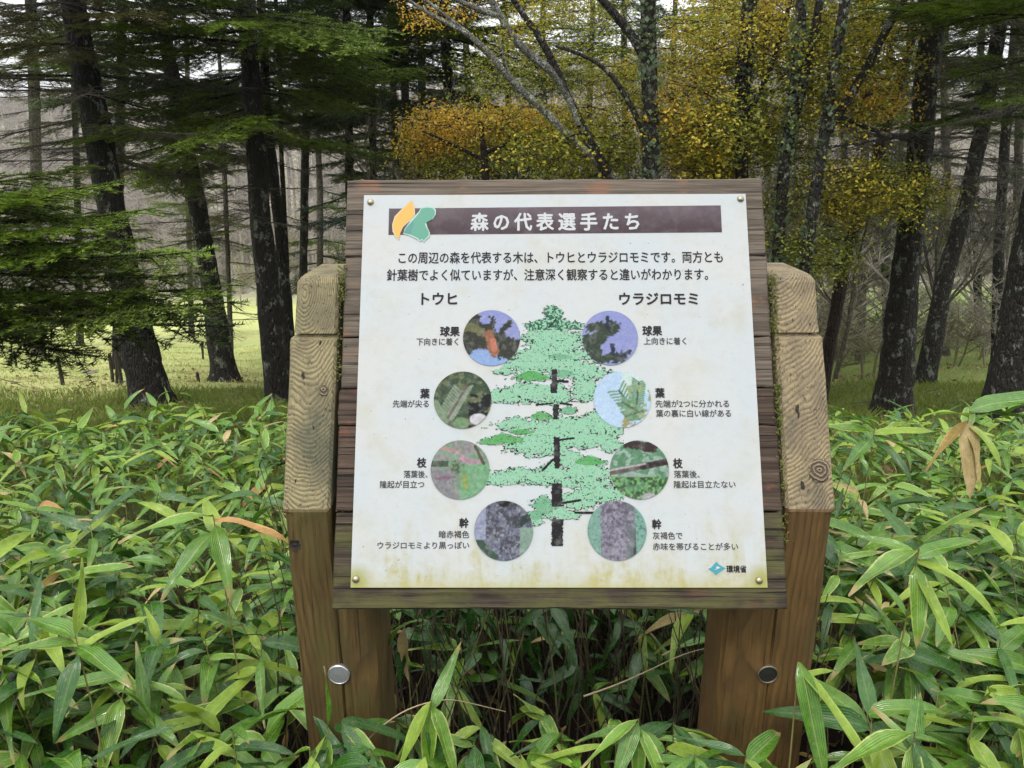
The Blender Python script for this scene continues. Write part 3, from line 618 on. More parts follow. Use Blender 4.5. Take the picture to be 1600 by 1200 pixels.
# knots: rough discs of end grain with a dark core
def mat_knot(name, c1, c2, f=420):
    a = N(name); o = a.obj(); n = a.noise(o, 60, 4, .6); x, y, z = a.sep(o)
    r = a.math('ADD', a.math('SQRT', a.math('ADD', a.math('MULTIPLY', x, x), a.math('MULTIPLY', z, z))), a.math('MULTIPLY', n, .012))
    s_ = a.math('SINE', a.math('MULTIPLY', r, f)); c = a.mix(a.ramp(s_, (0, 0), (.8, 1)), c2, c1)
    return a.out(c, .8, a.bump(s_, .8, .002))
def knot(px, py, r, parent, mat, upper):
    n = 18; th = np.arange(n) / n * 2 * PI; rr = r * (1 + .12 * rng.normal(0, 1, n))
    prof = [(1.0, .0008), (.8, -.0002), (.4, -.0004), (.03, .0004)]
    V = np.array([(k_ * rr[i_] * math.cos(th[i_]), y_, 1.25 * k_ * rr[i_] * math.sin(th[i_])) for k_, y_ in prof for i_ in range(n)])
    i_ = np.arange(3)[:, None] * n; j_ = np.arange(n)[None]; k_ = (j_ + 1) % n
    me = mesh_np('knot', V, [np.stack([i_ + j_, i_ + n + j_, i_ + n + k_, i_ + k_], -1).reshape(-1, 4)], [mat], smooth=True)
    if upper:
        u, v = on_panel(px, py); w_ = PW(u, v, -.001) - SB; o = link('knot', me, parent, w_); o.rotation_euler = (-math.radians(27), 0, 0)
    else: w_ = at(px, py, YB) - SB; o = link('knot', me, parent, (w_[0], w_[1] - .0006, w_[2]))
mk1 = mat_knot('knot_pale', (.20, .16, .10), (.07, .05, .03), 900); mk2 = mat_knot('knot_dark', (.045, .03, .015), (.012, .008, .004))
knot(1281, 735, .017, postR, mk1, True); knot(505, 609, .008, postL, mk1, True); knot(540, 1141, .013, postL, mk2, False); knot(461, 852, .010, postL, mk2, False)

# ------------------------------------------------------------------ dwarf bamboo
def blade(nl, nw, L_=1.0, W_=.1, droop=.3, fold=.25, twist=0.0, wave=0.0, cut=0):
    t = np.linspace(0, 1, nl + 1); y = np.linspace(-1, 1, nw + 1); T, Y_ = np.meshgrid(t, y, indexing='ij')
    prof = np.clip((T / .18), 0, 1) ** .6 * np.clip((1 - T) / .62, 0, 1) ** .72; prof = np.maximum(prof, .015); prof[0] = .08
    yy = Y_ * prof * W_ / 2; zz = np.abs(Y_) * prof * W_ / 2 * fold * 1.2 + wave * np.sin(T * 9 + Y_ * 1.5) * W_ * .2
    ang = droop * T ** 1.15; xx = np.cumsum(np.concatenate([[0], np.cos((ang[:-1, 0] + ang[1:, 0]) / 2) / nl])); hz = -np.cumsum(np.concatenate([[0], np.sin((ang[:-1, 0] + ang[1:, 0]) / 2) / nl]))
    tw = twist * T
    Vx = xx[:, None] + zz * np.sin(ang); Vy = yy * np.cos(tw) - zz * np.sin(tw); Vz = hz[:, None] + zz * np.cos(ang) * np.cos(tw) + yy * np.sin(tw)
    V = np.stack([Vx * L_, Vy, Vz * L_ if False else hz[:, None] * L_ + zz * np.cos(ang) * np.cos(tw) + yy * np.sin(tw)], -1); V[..., 0] = xx[:, None] * L_ + zz * np.sin(ang)
    i_ = np.arange(nl)[:, None] * (nw + 1); j_ = np.arange(nw)[None]
    F_ = np.stack([i_ + j_, i_ + nw + 1 + j_, i_ + nw + 2 + j_, i_ + j_ + 1], -1).reshape(-1, 4)
    uv = np.stack([T, (Y_ + 1) / 2], -1)
    return V.reshape(-1, 3), F_, uv.reshape(-1, 2)
SM = [mat_leaf('sasa_green', (.030, .105, .009), (.090, .20, .015), (.46, .50, .14), .0, tip=(.35, .26, .11)),
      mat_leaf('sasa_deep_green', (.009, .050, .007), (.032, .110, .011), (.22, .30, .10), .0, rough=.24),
      mat_leaf('sasa_pale_edged', (.058, .150, .013), (.135, .26, .022), (.45, .46, .16), .7, tip=(.42, .30, .14)),
      mat_leaf('sasa_yellow_green', (.13, .235, .015), (.23, .33, .03), (.45, .48, .14), .3, rough=.33, transl=.3),
      mat_leaf('sasa_straw', (.24, .20, .06), (.38, .29, .15), (.5, .38, .2), .0, rough=.6, spec=.3, transl=.1),
      mat_leaf('sasa_rust', (.17, .15, .03), (.38, .20, .08), (.50, .36, .16), .5, rough=.55, spec=.3, transl=.1)]
SP = [.38, .64, .82, .975, .992, 1.0]
def pickm(r): 
    q = r.random(); return next(i for i, c in enumerate(SP) if q <= c)
SHAPES = [(.14, .15, .3), (.185, .45, .25), (.16, .8, .35), (.19, 1.15, .3), (.125, .3, .1), (.17, .65, .55)]
LEAF = {}; LOW = []
for k, (Wd, dr, fo) in enumerate(SHAPES):
    V, F, UV = blade(9, 4, 1.0, Wd * 1.28, dr, fo, (-1) ** k * .25, .35)
    for m in range(6): LEAF[(k, m)] = mesh_np('leaf', V, [F], [SM[m]], smooth=True, uv=UV)
    LOW.append(blade(6, 2, 1.0, Wd * 1.28, dr, fo, (-1) ** k * .25, 0))
m_stem = mat_leaf('sasa_stem', (.10, .12, .03), (.20, .16, .06), (.3, .25, .1), .0, rough=.5, transl=0)
m_dry = mat_leaf('dry_stem', (.03, .019, .011), (.085, .06, .034), (.4, .3, .15), .0, rough=.7, transl=0)  # dry stems darkened, their colour carries the shade under the board
def stem_pts(r, h, lean):
    t = np.linspace(0, 1, 5); b_ = r.uniform(-.12, .12); az = r.uniform(0, 2 * PI)
    return np.stack([np.cos(az) * (lean * t ** 1.6) * h, np.sin(az) * (lean * t ** 1.6) * h, h * (t - .08 * lean * t * t)], 1)
def plant_leaves(r, P, scale=1.0, nmin=5, nmax=8, full=True):
    """list of (shape, mat, 4x4 matrix) relative to the stem's foot"""
    out = []; n = r.randint(nmin, nmax); top = P[-1]; az0 = r.uniform(0, 2 * PI)
    for k in range(n):
        f = k / max(1, n - 1)
        pos = top + (P[-2] - top) * f * .55
        az = az0 + k * 2.4 + r.uniform(-.4, .4)
        el = r.uniform(-.35, .6) - .35 * f + (.5 if k == 0 else 0)
        Lf = r.choice((r.uniform(.07, .13), r.uniform(.12, .20), r.uniform(.12, .20))) * scale
        mtx = Matrix.Translation(Vector(pos)) @ Matrix.Rotation(az, 4, 'Z') @ Matrix.Rotation(-el, 4, 'Y') @ Matrix.Rotation(r.uniform(-.6, .6), 4, 'X') @ Matrix.Scale(Lf, 4)
        out.append((r.randrange(6), pickm(r), mtx))
    if full:
        for k in range(r.randint(2, 4)):          # lower side shoots
            q = r.uniform(.4, .8); pos = P[0] + (P[-1] - P[0]) * q
            pos = np.array([np.interp(q, np.linspace(0, 1, 5), P[:, c]) for c in range(3)])
            mtx = Matrix.Translation(Vector(pos)) @ Matrix.Rotation(r.uniform(0, 2 * PI), 4, 'Z') @ Matrix.Rotation(-r.uniform(-.3, .6), 4, 'Y') @ Matrix.Rotation(r.uniform(-.8, .8), 4, 'X') @ Matrix.Scale(r.uniform(.09, .16) * scale, 4)
            out.append((r.randrange(6), pickm(r), mtx))
    return out
def thicket_h(x, y, r):
    s = abs(x - PC[0])
    h = r.uniform(.42, .62) + .03 * math.sin(x * 2.1 + y * 3)
    if y > 1.6: h -= .15 * min(1, (y - 1.6) / .8)
    if y < 1.0: h -= .04
    return h
plants = []
tries = 0
while len(plants) < 1360 and tries < 90000:
    tries += 1
    y = rnd.uniform(.35, 4.3); half = .75 * y + .75
    x = rnd.uniform(-half, half)
    dx = abs(x - PC[0])
    if y < .55 and rnd.random() < .5: continue
    zone = 'open'
    if dx < .60 and 1.13 < y < 1.55: continue
    if dx < .42 and 1.0 < y < 2.15:
        if rnd.random() < (.6 if y < 1.13 else .93): continue
        zone = 'under'
    if dx < .62 and .45 < y <= 1.13: zone = 'front'
    if y > 3.2 and rnd.random() < .45: continue
    md = .045 if y < 2 else .052
    if any((x - p[0]) ** 2 + (y - p[1]) ** 2 < md * md for p in plants[-500:]): continue
    plants.append((x, y, zone))
def hcap(x, y):
    """the tallest a plant may stand here without hiding the sign's board from a standing reader"""
    dx = abs(x - PC[0])
    if dx > .68 or y > 1.2: return 9
    b_ = 1.5 - y * (1.5 - .64) / 1.13
    return b_ - (.29 if dx < .5 else .13)
def score(p): return (p[0] ** 2 + p[1] ** 2 + .6) + (0 if abs(p[0]) < .72 * (p[1] + .25) else 40) + (30 if p[1] < .62 else 0)
order = sorted(plants, key=score); things = order[:290]; rest = order[290:]
def side_label(x, y):
    d = x - PC[0]
    if abs(d) < .5: return ('dwarf bamboo plant growing low in front of the sign posts', 'dwarf bamboo in front of the sign') if y < 1.2 else ('dwarf bamboo plant in the shade behind the sign posts', 'dwarf bamboo behind the sign')
    s = 'left' if d < 0 else 'right'
    z = 'nearest' if y < 1.35 else 'middle'
    tx = {'nearest': 'glossy broad leaved dwarf bamboo plant beside the foot of the %s post' % s, 'middle': 'dwarf bamboo plant in the thicket level with the %s post, farther back' % s}[z]
    return (tx, 'dwarf bamboo %s of the sign, %s rows' % (s, z))
CN = ['green', 'deep-green', 'pale-edged', 'yellow-green', 'straw', 'rust']; NUM = ['no', 'one', 'two', 'three', 'four', 'five', 'six', 'seven', 'eight', 'nine', 'ten', 'eleven']
def plant_label(x, y, lv, h):
    n = [sum(1 for q in lv if q[1] == k) for k in range(6)]; d = x - PC[0]
    s = 'left' if d < 0 else 'right'
    if abs(d) < .5: zn = ('under the %s board half' % s) if y > 1.13 else ('before the %s post' % s if abs(d) > .25 else 'before the board centre')
    else: zn = ('by the %s post foot' % s if abs(d) < .85 else 'near the lower %s frame edge' % s) if y < 1.35 else ('behind the %s post' % s if abs(d) < .85 else 'in the farther %s thicket' % s)
    ks = [k for k in (5, 4, 3, 2, 1, 0) if n[k]][:2]
    tx = ' and '.join('%s %s' % (NUM[n[k]], CN[k]) for k in ks)
    sz = 'tall' if h > .5 else ('short' if h < .36 else 'knee-high')
    return '%s dwarf bamboo with %s leaves, %s' % (sz, tx, zn), 'dwarf bamboo ' + zn
def add_plant(x, y, h, leaves, P, label, group):
    e = empty('dwarf_bamboo', (x, y, float(ground_z(x, y))), label, 'bamboo plant', group)
    V, F = tube(P, np.linspace(.0024, .0012, len(P)), 5); link('stem', mesh_np('stem', V, [F], [m_stem], smooth=True), e)
    for s, m, mt in leaves:
        o = bpy.data.objects.new('leaf', LEAF[(s, m)]); COL.objects.link(o); o.parent = e; o.matrix_local = mt
    return e
r_ = random.Random(5)
for x, y, zn in things:
    h = min(thicket_h(x, y, r_), hcap(x, y)); 
    if zn == 'under': h = r_.uniform(.25, .4)
    if h < .16: continue
    P = stem_pts(r_, h, r_.uniform(.05, .35)); lb, gr = side_label(x, y)
    lv = plant_leaves(r_, P, 1.0 if h > .3 else .85, 5, 7, full=h > .3)
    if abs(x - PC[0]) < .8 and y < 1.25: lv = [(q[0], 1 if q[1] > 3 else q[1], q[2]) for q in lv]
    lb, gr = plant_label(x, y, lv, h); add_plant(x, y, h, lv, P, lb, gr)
mb = MB()
def stuff_leaf(s, m, mt, off):
    V, F, UV = LOW[s]; A = np.array(mt); W_ = V @ A[:3, :3].T + A[:3, 3] + off; mb.add(W_, F, m, UV)
for x, y, zn in rest:
    h = min(thicket_h(x, y, r_), hcap(x, y))
    if h < .15: continue
    P = stem_pts(r_, h, r_.uniform(.05, .35)); off = np.array([x, y, float(ground_z(x, y))])
    for s, m, mt in plant_leaves(r_, P, 1.0, 5, 8): stuff_leaf(s, m, mt @ Matrix.Scale(.85 if y > 2 else 1.0, 4), off)
    V, F = tube(P + off, np.linspace(.0024, .0012, len(P)), 4); mb.add(V, F, 6)
o = link('bamboo_thicket', mb.mesh('bamboo_thicket', SM + [m_stem], smooth=True, uv=True)); tag(o, 'dense dwarf bamboo leaves filling the thicket behind the nearest plants', 'bamboo thicket', kind='stuff')
# singled-out plants
def special(x, y, h, leaves, label, lean=.1, seed=1):
    """leaves: (azimuth deg, elevation deg, length, shape, material, roll deg)"""
    r = random.Random(seed); P = stem_pts(r, h, lean); lv = []
    for k, (az, el, Lf, sh, m, ro) in enumerate(leaves):
        pos = P[-1] + (P[-2] - P[-1]) * .25 * (k / len(leaves))
        lv.append((sh, m, Matrix.Translation(Vector(pos)) @ Matrix.Rotation(math.radians(az), 4, 'Z') @ Matrix.Rotation(-math.radians(el), 4, 'Y') @ Matrix.Rotation(math.radians(ro), 4, 'X') @ Matrix.Scale(Lf, 4)))
    return add_plant(x, y, h, lv, P, label, None)
def special_px(px, py, Y, leaves, label, seed=1):
    w_ = at(px, py, Y); gz = float(ground_z(w_[0], Y)); h = (w_[2] - gz) ; r = random.Random(seed)
    return special(w_[0], Y, h, leaves, label, .02, seed)
special_px(1525, 640, 1.75, [(0, 18, .24, 1, 0, 25), (-8, 2, .20, 0, 0, -20), (195, 18, .15, 1, 3, 20), (205, -38, .17, 0, 5, 10), (262, -60, .19, 1, 4, 15), (300, -20, .13, 2, 3, 0), (60, 20, .13, 1, 2, 0), (285, -50, .15, 1, 4, -20)], 'tall dwarf bamboo with one orange and one cream dead leaf, far right of the sign', 3)
special_px(1362, 672, 2.0, [(165, 28, .16, 0, 2, 20), (170, 5, .19, 0, 2, -20), (10, 2, .20, 0, 3, 10), (-15, -12, .19, 1, 0, 0), (215, -15, .15, 1, 0, 0), (300, -10, .16, 2, 1, 0), (80, 20, .12, 1, 0, 0)], 'bamboo with thin upright leaf tips just right of the right post', 4)
special_px(1430, 850, 1.25, [(200, -8, .17, 1, 2, 15), (150, 5, .15, 0, 0, -10), (20, 12, .16, 1, 0, 10), (-30, -10, .17, 2, 3, 0), (262, -55, .15, 1, 2, 0), (290, -40, .14, 0, 3, 0)], 'light green bamboo rosette beside the right post at bolt height', 5)
special_px(991, 1115, 1.06, [(215, -12, .135, 0, 2, 12), (235, -30, .12, 1, 0, 0), (268, -62, .135, 0, 2, 0), (305, -42, .165, 0, 2, -12), (170, -8, .11, 1, 0, 10), (285, -66, .13, 1, 1, 0)], 'bamboo rosette with five drooping leaves below the middle of the board', 6)
special_px(666, 1100, 1.04, [(228, -48, .155, 0, 3, 10), (262, -66, .15, 0, 2, 0), (312, -48, .13, 1, 2, -10), (60, 42, .12, 0, 0, 20), (285, -60, .12, 1, 1, 0), (190, -40, .10, 1, 0, 0)], 'bamboo rosette with a brown stalk below the left part of the board', 7)
special_px(500, 1135, 1.02, [(88, 72, .10, 0, 0, 80), (232, -40, .13, 4, 3, 30), (265, -60, .09, 1, 2, 0), (250, -30, .10, 0, 1, 0)], 'young bamboo shoot standing right against the left post', 8)
special_px(1262, 1040, 1.04, [(288, -58, .20, 0, 0, 8), (318, -38, .19, 0, 3, -15), (300, -60, .15, 4, 2, 10), (20, 10, .08, 1, 3, 0)], 'bamboo with long arching yellow green leaf against the right post foot', 9)
special_px(640, 975, 1.30, [(222, -38, .145, 0, 2, 20), (262, -66, .11, 1, 4, 30), (190, 0, .06, 0, 4, 0), (250, -60, .10, 1, 1, 0)], 'hanging bamboo leaves in the shadow under the left half of board', 10)
special_px(1440, 1140, .98, [(190, -8, .16, 1, 2, 20), (352, -12, .15, 1, 0, -20), (285, -50, .15, 2, 1, 0), (250, -50, .13, 1, 2, 0), (60, 30, .11, 1, 0, 0)], 'bamboo with two outspread wet leaves near the lower right corner', 11)
special_px(345, 800, 1.35, [(205, 6, .17, 1, 2, 10), (345, 3, .18, 1, 5, -10), (300, -25, .16, 2, 0, 0), (240, -20, .16, 1, 0, 0), (120, 25, .13, 1, 3, 0)], 'bamboo with a pinkish tan leaf tip left of the left post', 12)
special_px(130, 985, 1.12, [(90, 60, .13, 0, 3, 60), (150, 8, .16, 1, 0, 10), (175, -6, .15, 0, 2, -10), (330, 0, .15, 1, 0, 0), (30, 25, .13, 1, 3, 0), (260, -40, .14, 1, 1, 0)], 'bamboo rosette with one upright yellow leaf near the left frame edge', 13)

r6 = random.Random(77)
for k, (px, py, Y) in enumerate(((760, 1135, 1.20), (850, 1120, 1.35), (930, 1075, 1.6), (1062, 1130, 1.15), (705, 1065, 1.55), (1095, 1185, 1.0), (820, 1185, 1.0), (590, 1190, .95), (900, 1190, .98), (1010, 1040, 1.75), (780, 1060, 1.65), (660, 1190, .97), (1130, 1100, 1.7), (478, 1165, 1.0), (570, 1175, 1.02), (1165, 1190, .98), (625, 1120, 1.35), (735, 1165, 1.1), (875, 1150, 1.15), (960, 1165, 1.1), (1040, 1175, 1.05), (545, 1120, 1.08), (1120, 1150, 1.25), (690, 1140, 1.3))):
    lv = [(r6.uniform(0, 360), r6.uniform(-45, 12), r6.uniform(.10, .16), r6.randrange(6), r6.choice((0, 1, 1, 0, 2, 3)), r6.uniform(-25, 25)) for _ in range(6)]
    e_ = special_px(px, py, Y, lv, ('low bamboo rosette under the board, ' if Y > 1.13 else 'bamboo rosette at bottom edge, ') + ('nearer the left post' if px < 740 else 'nearer the right post' if px > 1000 else 'midway between the posts') + ', %s leaf drooping and %s yellow-green' % (NUM[sum(q[1] < -20 for q in lv)], NUM[sum(q[4] == 3 for q in lv)]), 100 + k)
    e_['group'] = 'bamboo rosettes between and before the posts'
# dry stalks and litter in the shade under the board
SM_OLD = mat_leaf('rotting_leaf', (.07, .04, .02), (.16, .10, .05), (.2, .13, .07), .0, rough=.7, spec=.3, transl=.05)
mb = MB(); r2 = random.Random(3)
for k in range(620):
    y = r2.uniform(1.35, 2.7); x = PC[0] + r2.uniform(-.62, .62) * (1 + (y - 1.2) * .3)
    z0 = float(ground_z(x, y)); h = r2.uniform(.25, .75); l1, l2 = r2.uniform(-.18, .18), r2.uniform(-.15, .15)
    P = np.array([(x, y, z0), (x + l1 * .4, y + l2 * .4, z0 + h * .5), (x + l1, y + l2, z0 + h)])
    V, F = tube(P, [.0026, .002, .001], 4); mb.add(V, F, 0 if r2.random() < .8 else 1)
for k in range(500):
    y = r2.uniform(.6, 2.6); x = PC[0] + r2.uniform(-1.6, 1.6)
    mt = Matrix.Translation((x, y, float(ground_z(x, y)) + r2.uniform(.01, .1))) @ Euler((r2.uniform(-.5, .5), r2.uniform(-.5, .5), r2.uniform(0, 6.3))).to_matrix().to_4x4() @ Matrix.Scale(r2.uniform(.07, .15), 4)
    V, F, UV = LOW[r2.randrange(6)]; A = np.array(mt); mb.add(V @ A[:3, :3].T + A[:3, 3], F, 2 if r2.random() < .7 else 3, UV)
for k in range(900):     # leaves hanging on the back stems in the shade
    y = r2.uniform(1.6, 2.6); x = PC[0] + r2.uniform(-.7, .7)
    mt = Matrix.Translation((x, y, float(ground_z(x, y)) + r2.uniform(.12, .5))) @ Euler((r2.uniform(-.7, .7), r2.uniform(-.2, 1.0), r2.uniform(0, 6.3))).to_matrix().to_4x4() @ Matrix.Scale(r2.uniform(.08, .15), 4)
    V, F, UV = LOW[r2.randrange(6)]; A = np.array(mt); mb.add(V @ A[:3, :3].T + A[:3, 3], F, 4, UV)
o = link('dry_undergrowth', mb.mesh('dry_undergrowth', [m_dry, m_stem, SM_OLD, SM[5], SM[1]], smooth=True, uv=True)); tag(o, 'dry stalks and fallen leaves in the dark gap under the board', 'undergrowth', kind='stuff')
m_stalk = mat_leaf('pale_stalk', (.22, .16, .09), (.36, .28, .17), (.4, .3, .15), .0, rough=.6, transl=0)
def bent_twig(pts, r0, label, Y):
    P = poly_res([tuple(at(px, py, Y + dy)) for px, py, dy in pts], .02)
    V, F = tube(P, np.linspace(r0, r0 * .4, len(P)), 6); c = P[0]
    o = link('dry_stalk', mesh_np('dry_stalk', V - c, [F], [m_stalk], smooth=True), None, c); tag(o, label, 'stalk')
bent_twig([(912, 1088, 0), (960, 1072, .02), (1020, 1045, .05), (1070, 1020, .06), (1113, 1011, .06)], .0021, 'long bent straw coloured stalk crossing the gap under the board', 1.32)
bent_twig([(566, 1165, -.0), (600, 1130, 0), (640, 1105, .0), (700, 1090, .06), (790, 1112, .1)], .0016, 'thin curved pale stalk beside the left rosette', 1.12)

# moss in the slots between board and posts
a = N('moss'); mm = a.out(a.mix(a.noise(a.pos(), 120, 3, .6), (.03, .045, .008), (.16, .17, .03)), .9)
mb = MB(); r3 = random.Random(9)
for px, py0, py1, n in ((535, 415, 470, 150), (531, 470, 600, 60), (1208, 425, 520, 220), (1213, 520, 600, 50), (1216, 600, 680, 190), (1222, 690, 800, 70), (1228, 800, 850, 50)):
    for k in range(n):
        py = r3.uniform(py0, py1); u, v = on_panel(px + r3.gauss(0, 3.2) + (py - py0) * .02 * (1 if px > 800 else -1), py)
        c = PW(u, v, r3.uniform(-.012, .004)) - SB; d = Euler((r3.uniform(-1.4, 1.4), r3.uniform(-1.4, 1.4), r3.uniform(0, 6.3))).to_matrix(); s = r3.uniform(.003, .0085)
        q = np.array([(-.25, 0, 0), (.25, 0, 0), (.0, .1, 1.0), (0, .35, .5)]) * s @ np.array(d).T + c
        mb.add(q, [(0, 1, 2), (0, 3, 2)], 0)
tag(link('moss', mb.mesh('moss', [mm]), sign), kind='stuff')

# ------------------------------------------------------------------ grass
gm = mat_foliage('grass_blades', (.075, .13, .018), (.19, .24, .045), (.30, .29, .11), transl=.3, scale=.8)
gm2 = mat_foliage('field_grass', (.28, .33, .09), (.38, .42, .15), (.44, .40, .20), transl=.3, scale=.8)
def grass(n, y0, y1, hmin, hmax, wd, mat, name, label, pw=1.0, xw=.8):
    y = y0 + (y1 - y0) * rng.random(n) ** pw; x = (rng.random(n) * 2 - 1) * (xw * y + .6)
    z = ground_z(x, y) - .01; h = rng.uniform(hmin, hmax, n) * (.45 + 1.3 * fbm(x * 2.2 + 99, y * 2.2, 8)); az = rng.random(n) * 2 * PI; ln = rng.uniform(.1, .7, n) * h
    wx, wy = np.cos(az) * wd * .5, np.sin(az) * wd * .5; a2 = rng.random(n) * 2 * PI; lx, ly = np.cos(a2) * ln, np.sin(a2) * ln
    V = np.stack([np.stack([x - wx, y - wy, z], -1), np.stack([x + wx, y + wy, z], -1), np.stack([x + wx * .7 + lx * .4, y + wy * .7 + ly * .4, z + h * .6], -1), np.stack([x + lx, y + ly, z + h], -1)], 1).reshape(-1, 3)
    k = np.arange(n)[:, None] * 4; F_ = np.concatenate([k + np.array([0, 1, 2]), k + np.array([0, 2, 3])])
    o = link(name, mesh_np(name, V, [F_], [mat])); tag(o, label, 'grass', kind='stuff')
grass(60000, 3.2, 11.5, .05, .16, .010, gm, 'grass', 'dark green grass on the slope beyond the bamboo', .8)
grass(52000, 8.5, 28, .03, .08, .02, gm2, 'meadow_grass', 'yellow green meadow grass around the small posts', .8)

mb = MB(); n = 5200; y = 3.6 + 13 * rng.random(n) ** .8; x = (rng.random(n) * 2 - 1) * (.75 * y + .5); s_ = rng.uniform(.02, .055, n); az = rng.random(n) * 6.3; z = ground_z(x, y) + rng.uniform(.01, .07, n)
dx_, dy_ = np.cos(az) * s_, np.sin(az) * s_; tl = rng.normal(0, .3, n) * s_
V = np.stack([np.stack([x - dx_, y - dy_, z], -1), np.stack([x + dy_ * .4, y - dx_ * .4, z + tl], -1), np.stack([x + dx_, y + dy_, z + tl], -1), np.stack([x - dy_ * .4, y + dx_ * .4, z - tl], -1)], 1).reshape(-1, 3)
mb.add(V, np.arange(4 * n).reshape(-1, 4), 0)
for k in range(170):
    y0 = rnd.uniform(4, 14); x0 = rnd.uniform(-.7, .75) * y0; a0 = rnd.uniform(0, 6.3); l0 = rnd.uniform(.15, .7); q = np.linspace(0, 1, 4)
    X0 = x0 + np.cos(a0) * l0 * q; Y0 = y0 + np.sin(a0) * l0 * q; V, F = tube(np.stack([X0, Y0, ground_z(X0, Y0) + .05 + .05 * np.sin(q * 4 + k)], 1), [.012, .01, .007, .004], 4); mb.add(V, F, 1)
o = link('forest_litter', mb.mesh('forest_litter', [mat_foliage('litter_leaves', (.10, .06, .03), (.22, .14, .06), (.36, .26, .12), transl=.1), mat_foliage('fallen_twigs', (.05, .04, .03), (.12, .10, .07), (.2, .18, .14), transl=0)])); tag(o, 'fallen leaves and broken twigs lying in the grass under the trees', 'leaf litter', kind='stuff')

# ------------------------------------------------------------------ conifers
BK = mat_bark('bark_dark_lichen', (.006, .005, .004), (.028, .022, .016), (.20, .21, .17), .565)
BK2 = mat_bark('bark_ivy_grey', (.010, .009, .007), (.045, .036, .026), (.22, .24, .19), .56, 1.4, 12)
BKR = mat_bark('bark_reddish', (.018, .010, .007), (.055, .030, .02), (.2, .18, .15), .66, 1.2, 10)
BKP = mat_bark('bark_pale_limb', (.10, .10, .08), (.32, .31, .26), (.42, .45, .38), .52, 2.0, 18)
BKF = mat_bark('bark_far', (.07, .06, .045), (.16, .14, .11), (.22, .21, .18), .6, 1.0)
ND = [mat_foliage('needles_dark', (.018, .040, .010), (.045, .082, .014), (.11, .15, .024)),
      mat_foliage('needles_mid', (.045, .08, .010), (.11, .165, .016), (.21, .26, .03)),
      mat_foliage('needles_bright', (.08, .145, .014), (.17, .26, .024), (.30, .38, .05)),
      mat_foliage('needles_blue', (.012, .032, .020), (.026, .06, .032), (.05, .09, .045)),
      mat_foliage('needles_brownish', (.06, .058, .02), (.12, .115, .035), (.20, .17, .06))]
def bough_mesh(seed, mat, bark, L_=2.0, dens=1.0, dead=False):
    r = random.Random(seed); mb = MB(); T = np.linspace(0, 1, 9); ph = r.uniform(0, 6)
    ax = np.stack([T * L_, .06 * L_ * np.sin(T * 3 + ph) * T, -.13 * L_ * T ** 1.3 + .07 * L_ * T ** 3], 1)
    V, F = tube(ax, np.linspace(.017, .004, 9) * (L_ / 2), 5); mb.add(V, F, 0)
    tw = []; s = .14
    while s < .99:
        for sg in (1, -1):
            if dead and r.random() < .35: continue
            ln = (.62 * (1 - s) ** .8 + .13) * L_ * .5 * r.uniform(.7, 1.15)
            p0 = np.array([np.interp(s, T, ax[:, c]) for c in range(3)]); an = sg * math.radians(r.uniform(40, 62))
            d = np.array([math.cos(an), math.sin(an), r.uniform(-.30, .02)])
            q = np.linspace(0, 1, 5)[:, None]; P = p0 + d * ln * q + np.array([.12 * ln, 0, -.10 * ln]) * q ** 2
            V, F = tube(P, np.linspace(.006, .0018, 5), 3); mb.add(V, F, 0); tw.append(P)
            if ln > .28:
                for u_ in (.35, .6, .8):
                    for s2 in (1, -1):
                        if r.random() < .35: continue
                        b0 = p0 + d * ln * u_; a2 = an + s2 * math.radians(r.uniform(35, 55)); l2 = ln * (1 - u_) * .75 + .05
                        d2 = np.array([math.cos(a2), math.sin(a2), r.uniform(-.3, 0)]); P2 = b0 + d2 * l2 * np.linspace(0, 1, 3)[:, None]
                        V, F = tube(P2, [.003, .002, .001], 3); mb.add(V, F, 0); tw.append(P2)
        s += r.uniform(.045, .075)
    tw.append(ax[4:])
    VV = []
    if not dead:
        for P in tw:
            ln = np.linalg.norm(P[-1] - P[0]); n = int(ln / .016 * dens)
            dr = (P[-1] - P[0]) / (ln + 1e-9); side = np.cross(dr, (0, 0, 1)); side /= np.linalg.norm(side) + 1e-9
            qs = np.linspace(0, 1, len(P))
            for k in range(n):
                t = k / max(1, n); c = np.array([np.interp(t, qs, P[:, c_]) for c_ in range(3)])
                for sg in (1, -1):
                    up = r.uniform(-.1, .65); l = r.uniform(.032, .058)
                    d = dr * r.uniform(.35, .8) + side * sg * r.uniform(.6, 1) + np.array([0, 0, up]); d /= np.linalg.norm(d)
                    w_ = np.cross(d, (r.uniform(-.5, .5), r.uniform(-.5, .5), 1)); w_ /= np.linalg.norm(w_) + 1e-9
                    VV += [c - w_ * .0065, c + w_ * .0065, c + d * l]
        VV = np.array(VV); mb.add(VV, np.arange(len(VV)).reshape(-1, 3), 1)
    return mb.mesh('branch', [bark, mat])
BG = {k: [bough_mesh(s + k * 10, ND[k], BK, 2.0, 1.15) for s in range(3 if k < 3 else 2)] for k in range(5)}
DEAD = [bough_mesh(90 + s, None, BKR if s == 0 else BK, 1.8, dead=True) for s in range(3)]
for d_ in DEAD: d_.materials.clear(); d_.materials.append(BKF); 
def aim(o, p, d, L_, roll=0.0, base=2.0):
    d = Vector(d).normalized(); z = Vector((0, 0, 1)); y = z.cross(d).normalized(); z = d.cross(y)
    m = Matrix([[d.x, y.x, z.x, 0], [d.y, y.y, z.y, 0], [d.z, y.z, z.z, 0], [0, 0, 0, 1]])
    o.matrix_local = Matrix.Translation(Vector(p)) @ m @ Matrix.Rotation(roll, 4, 'X') @ Matrix.Scale(L_ / base, 4)
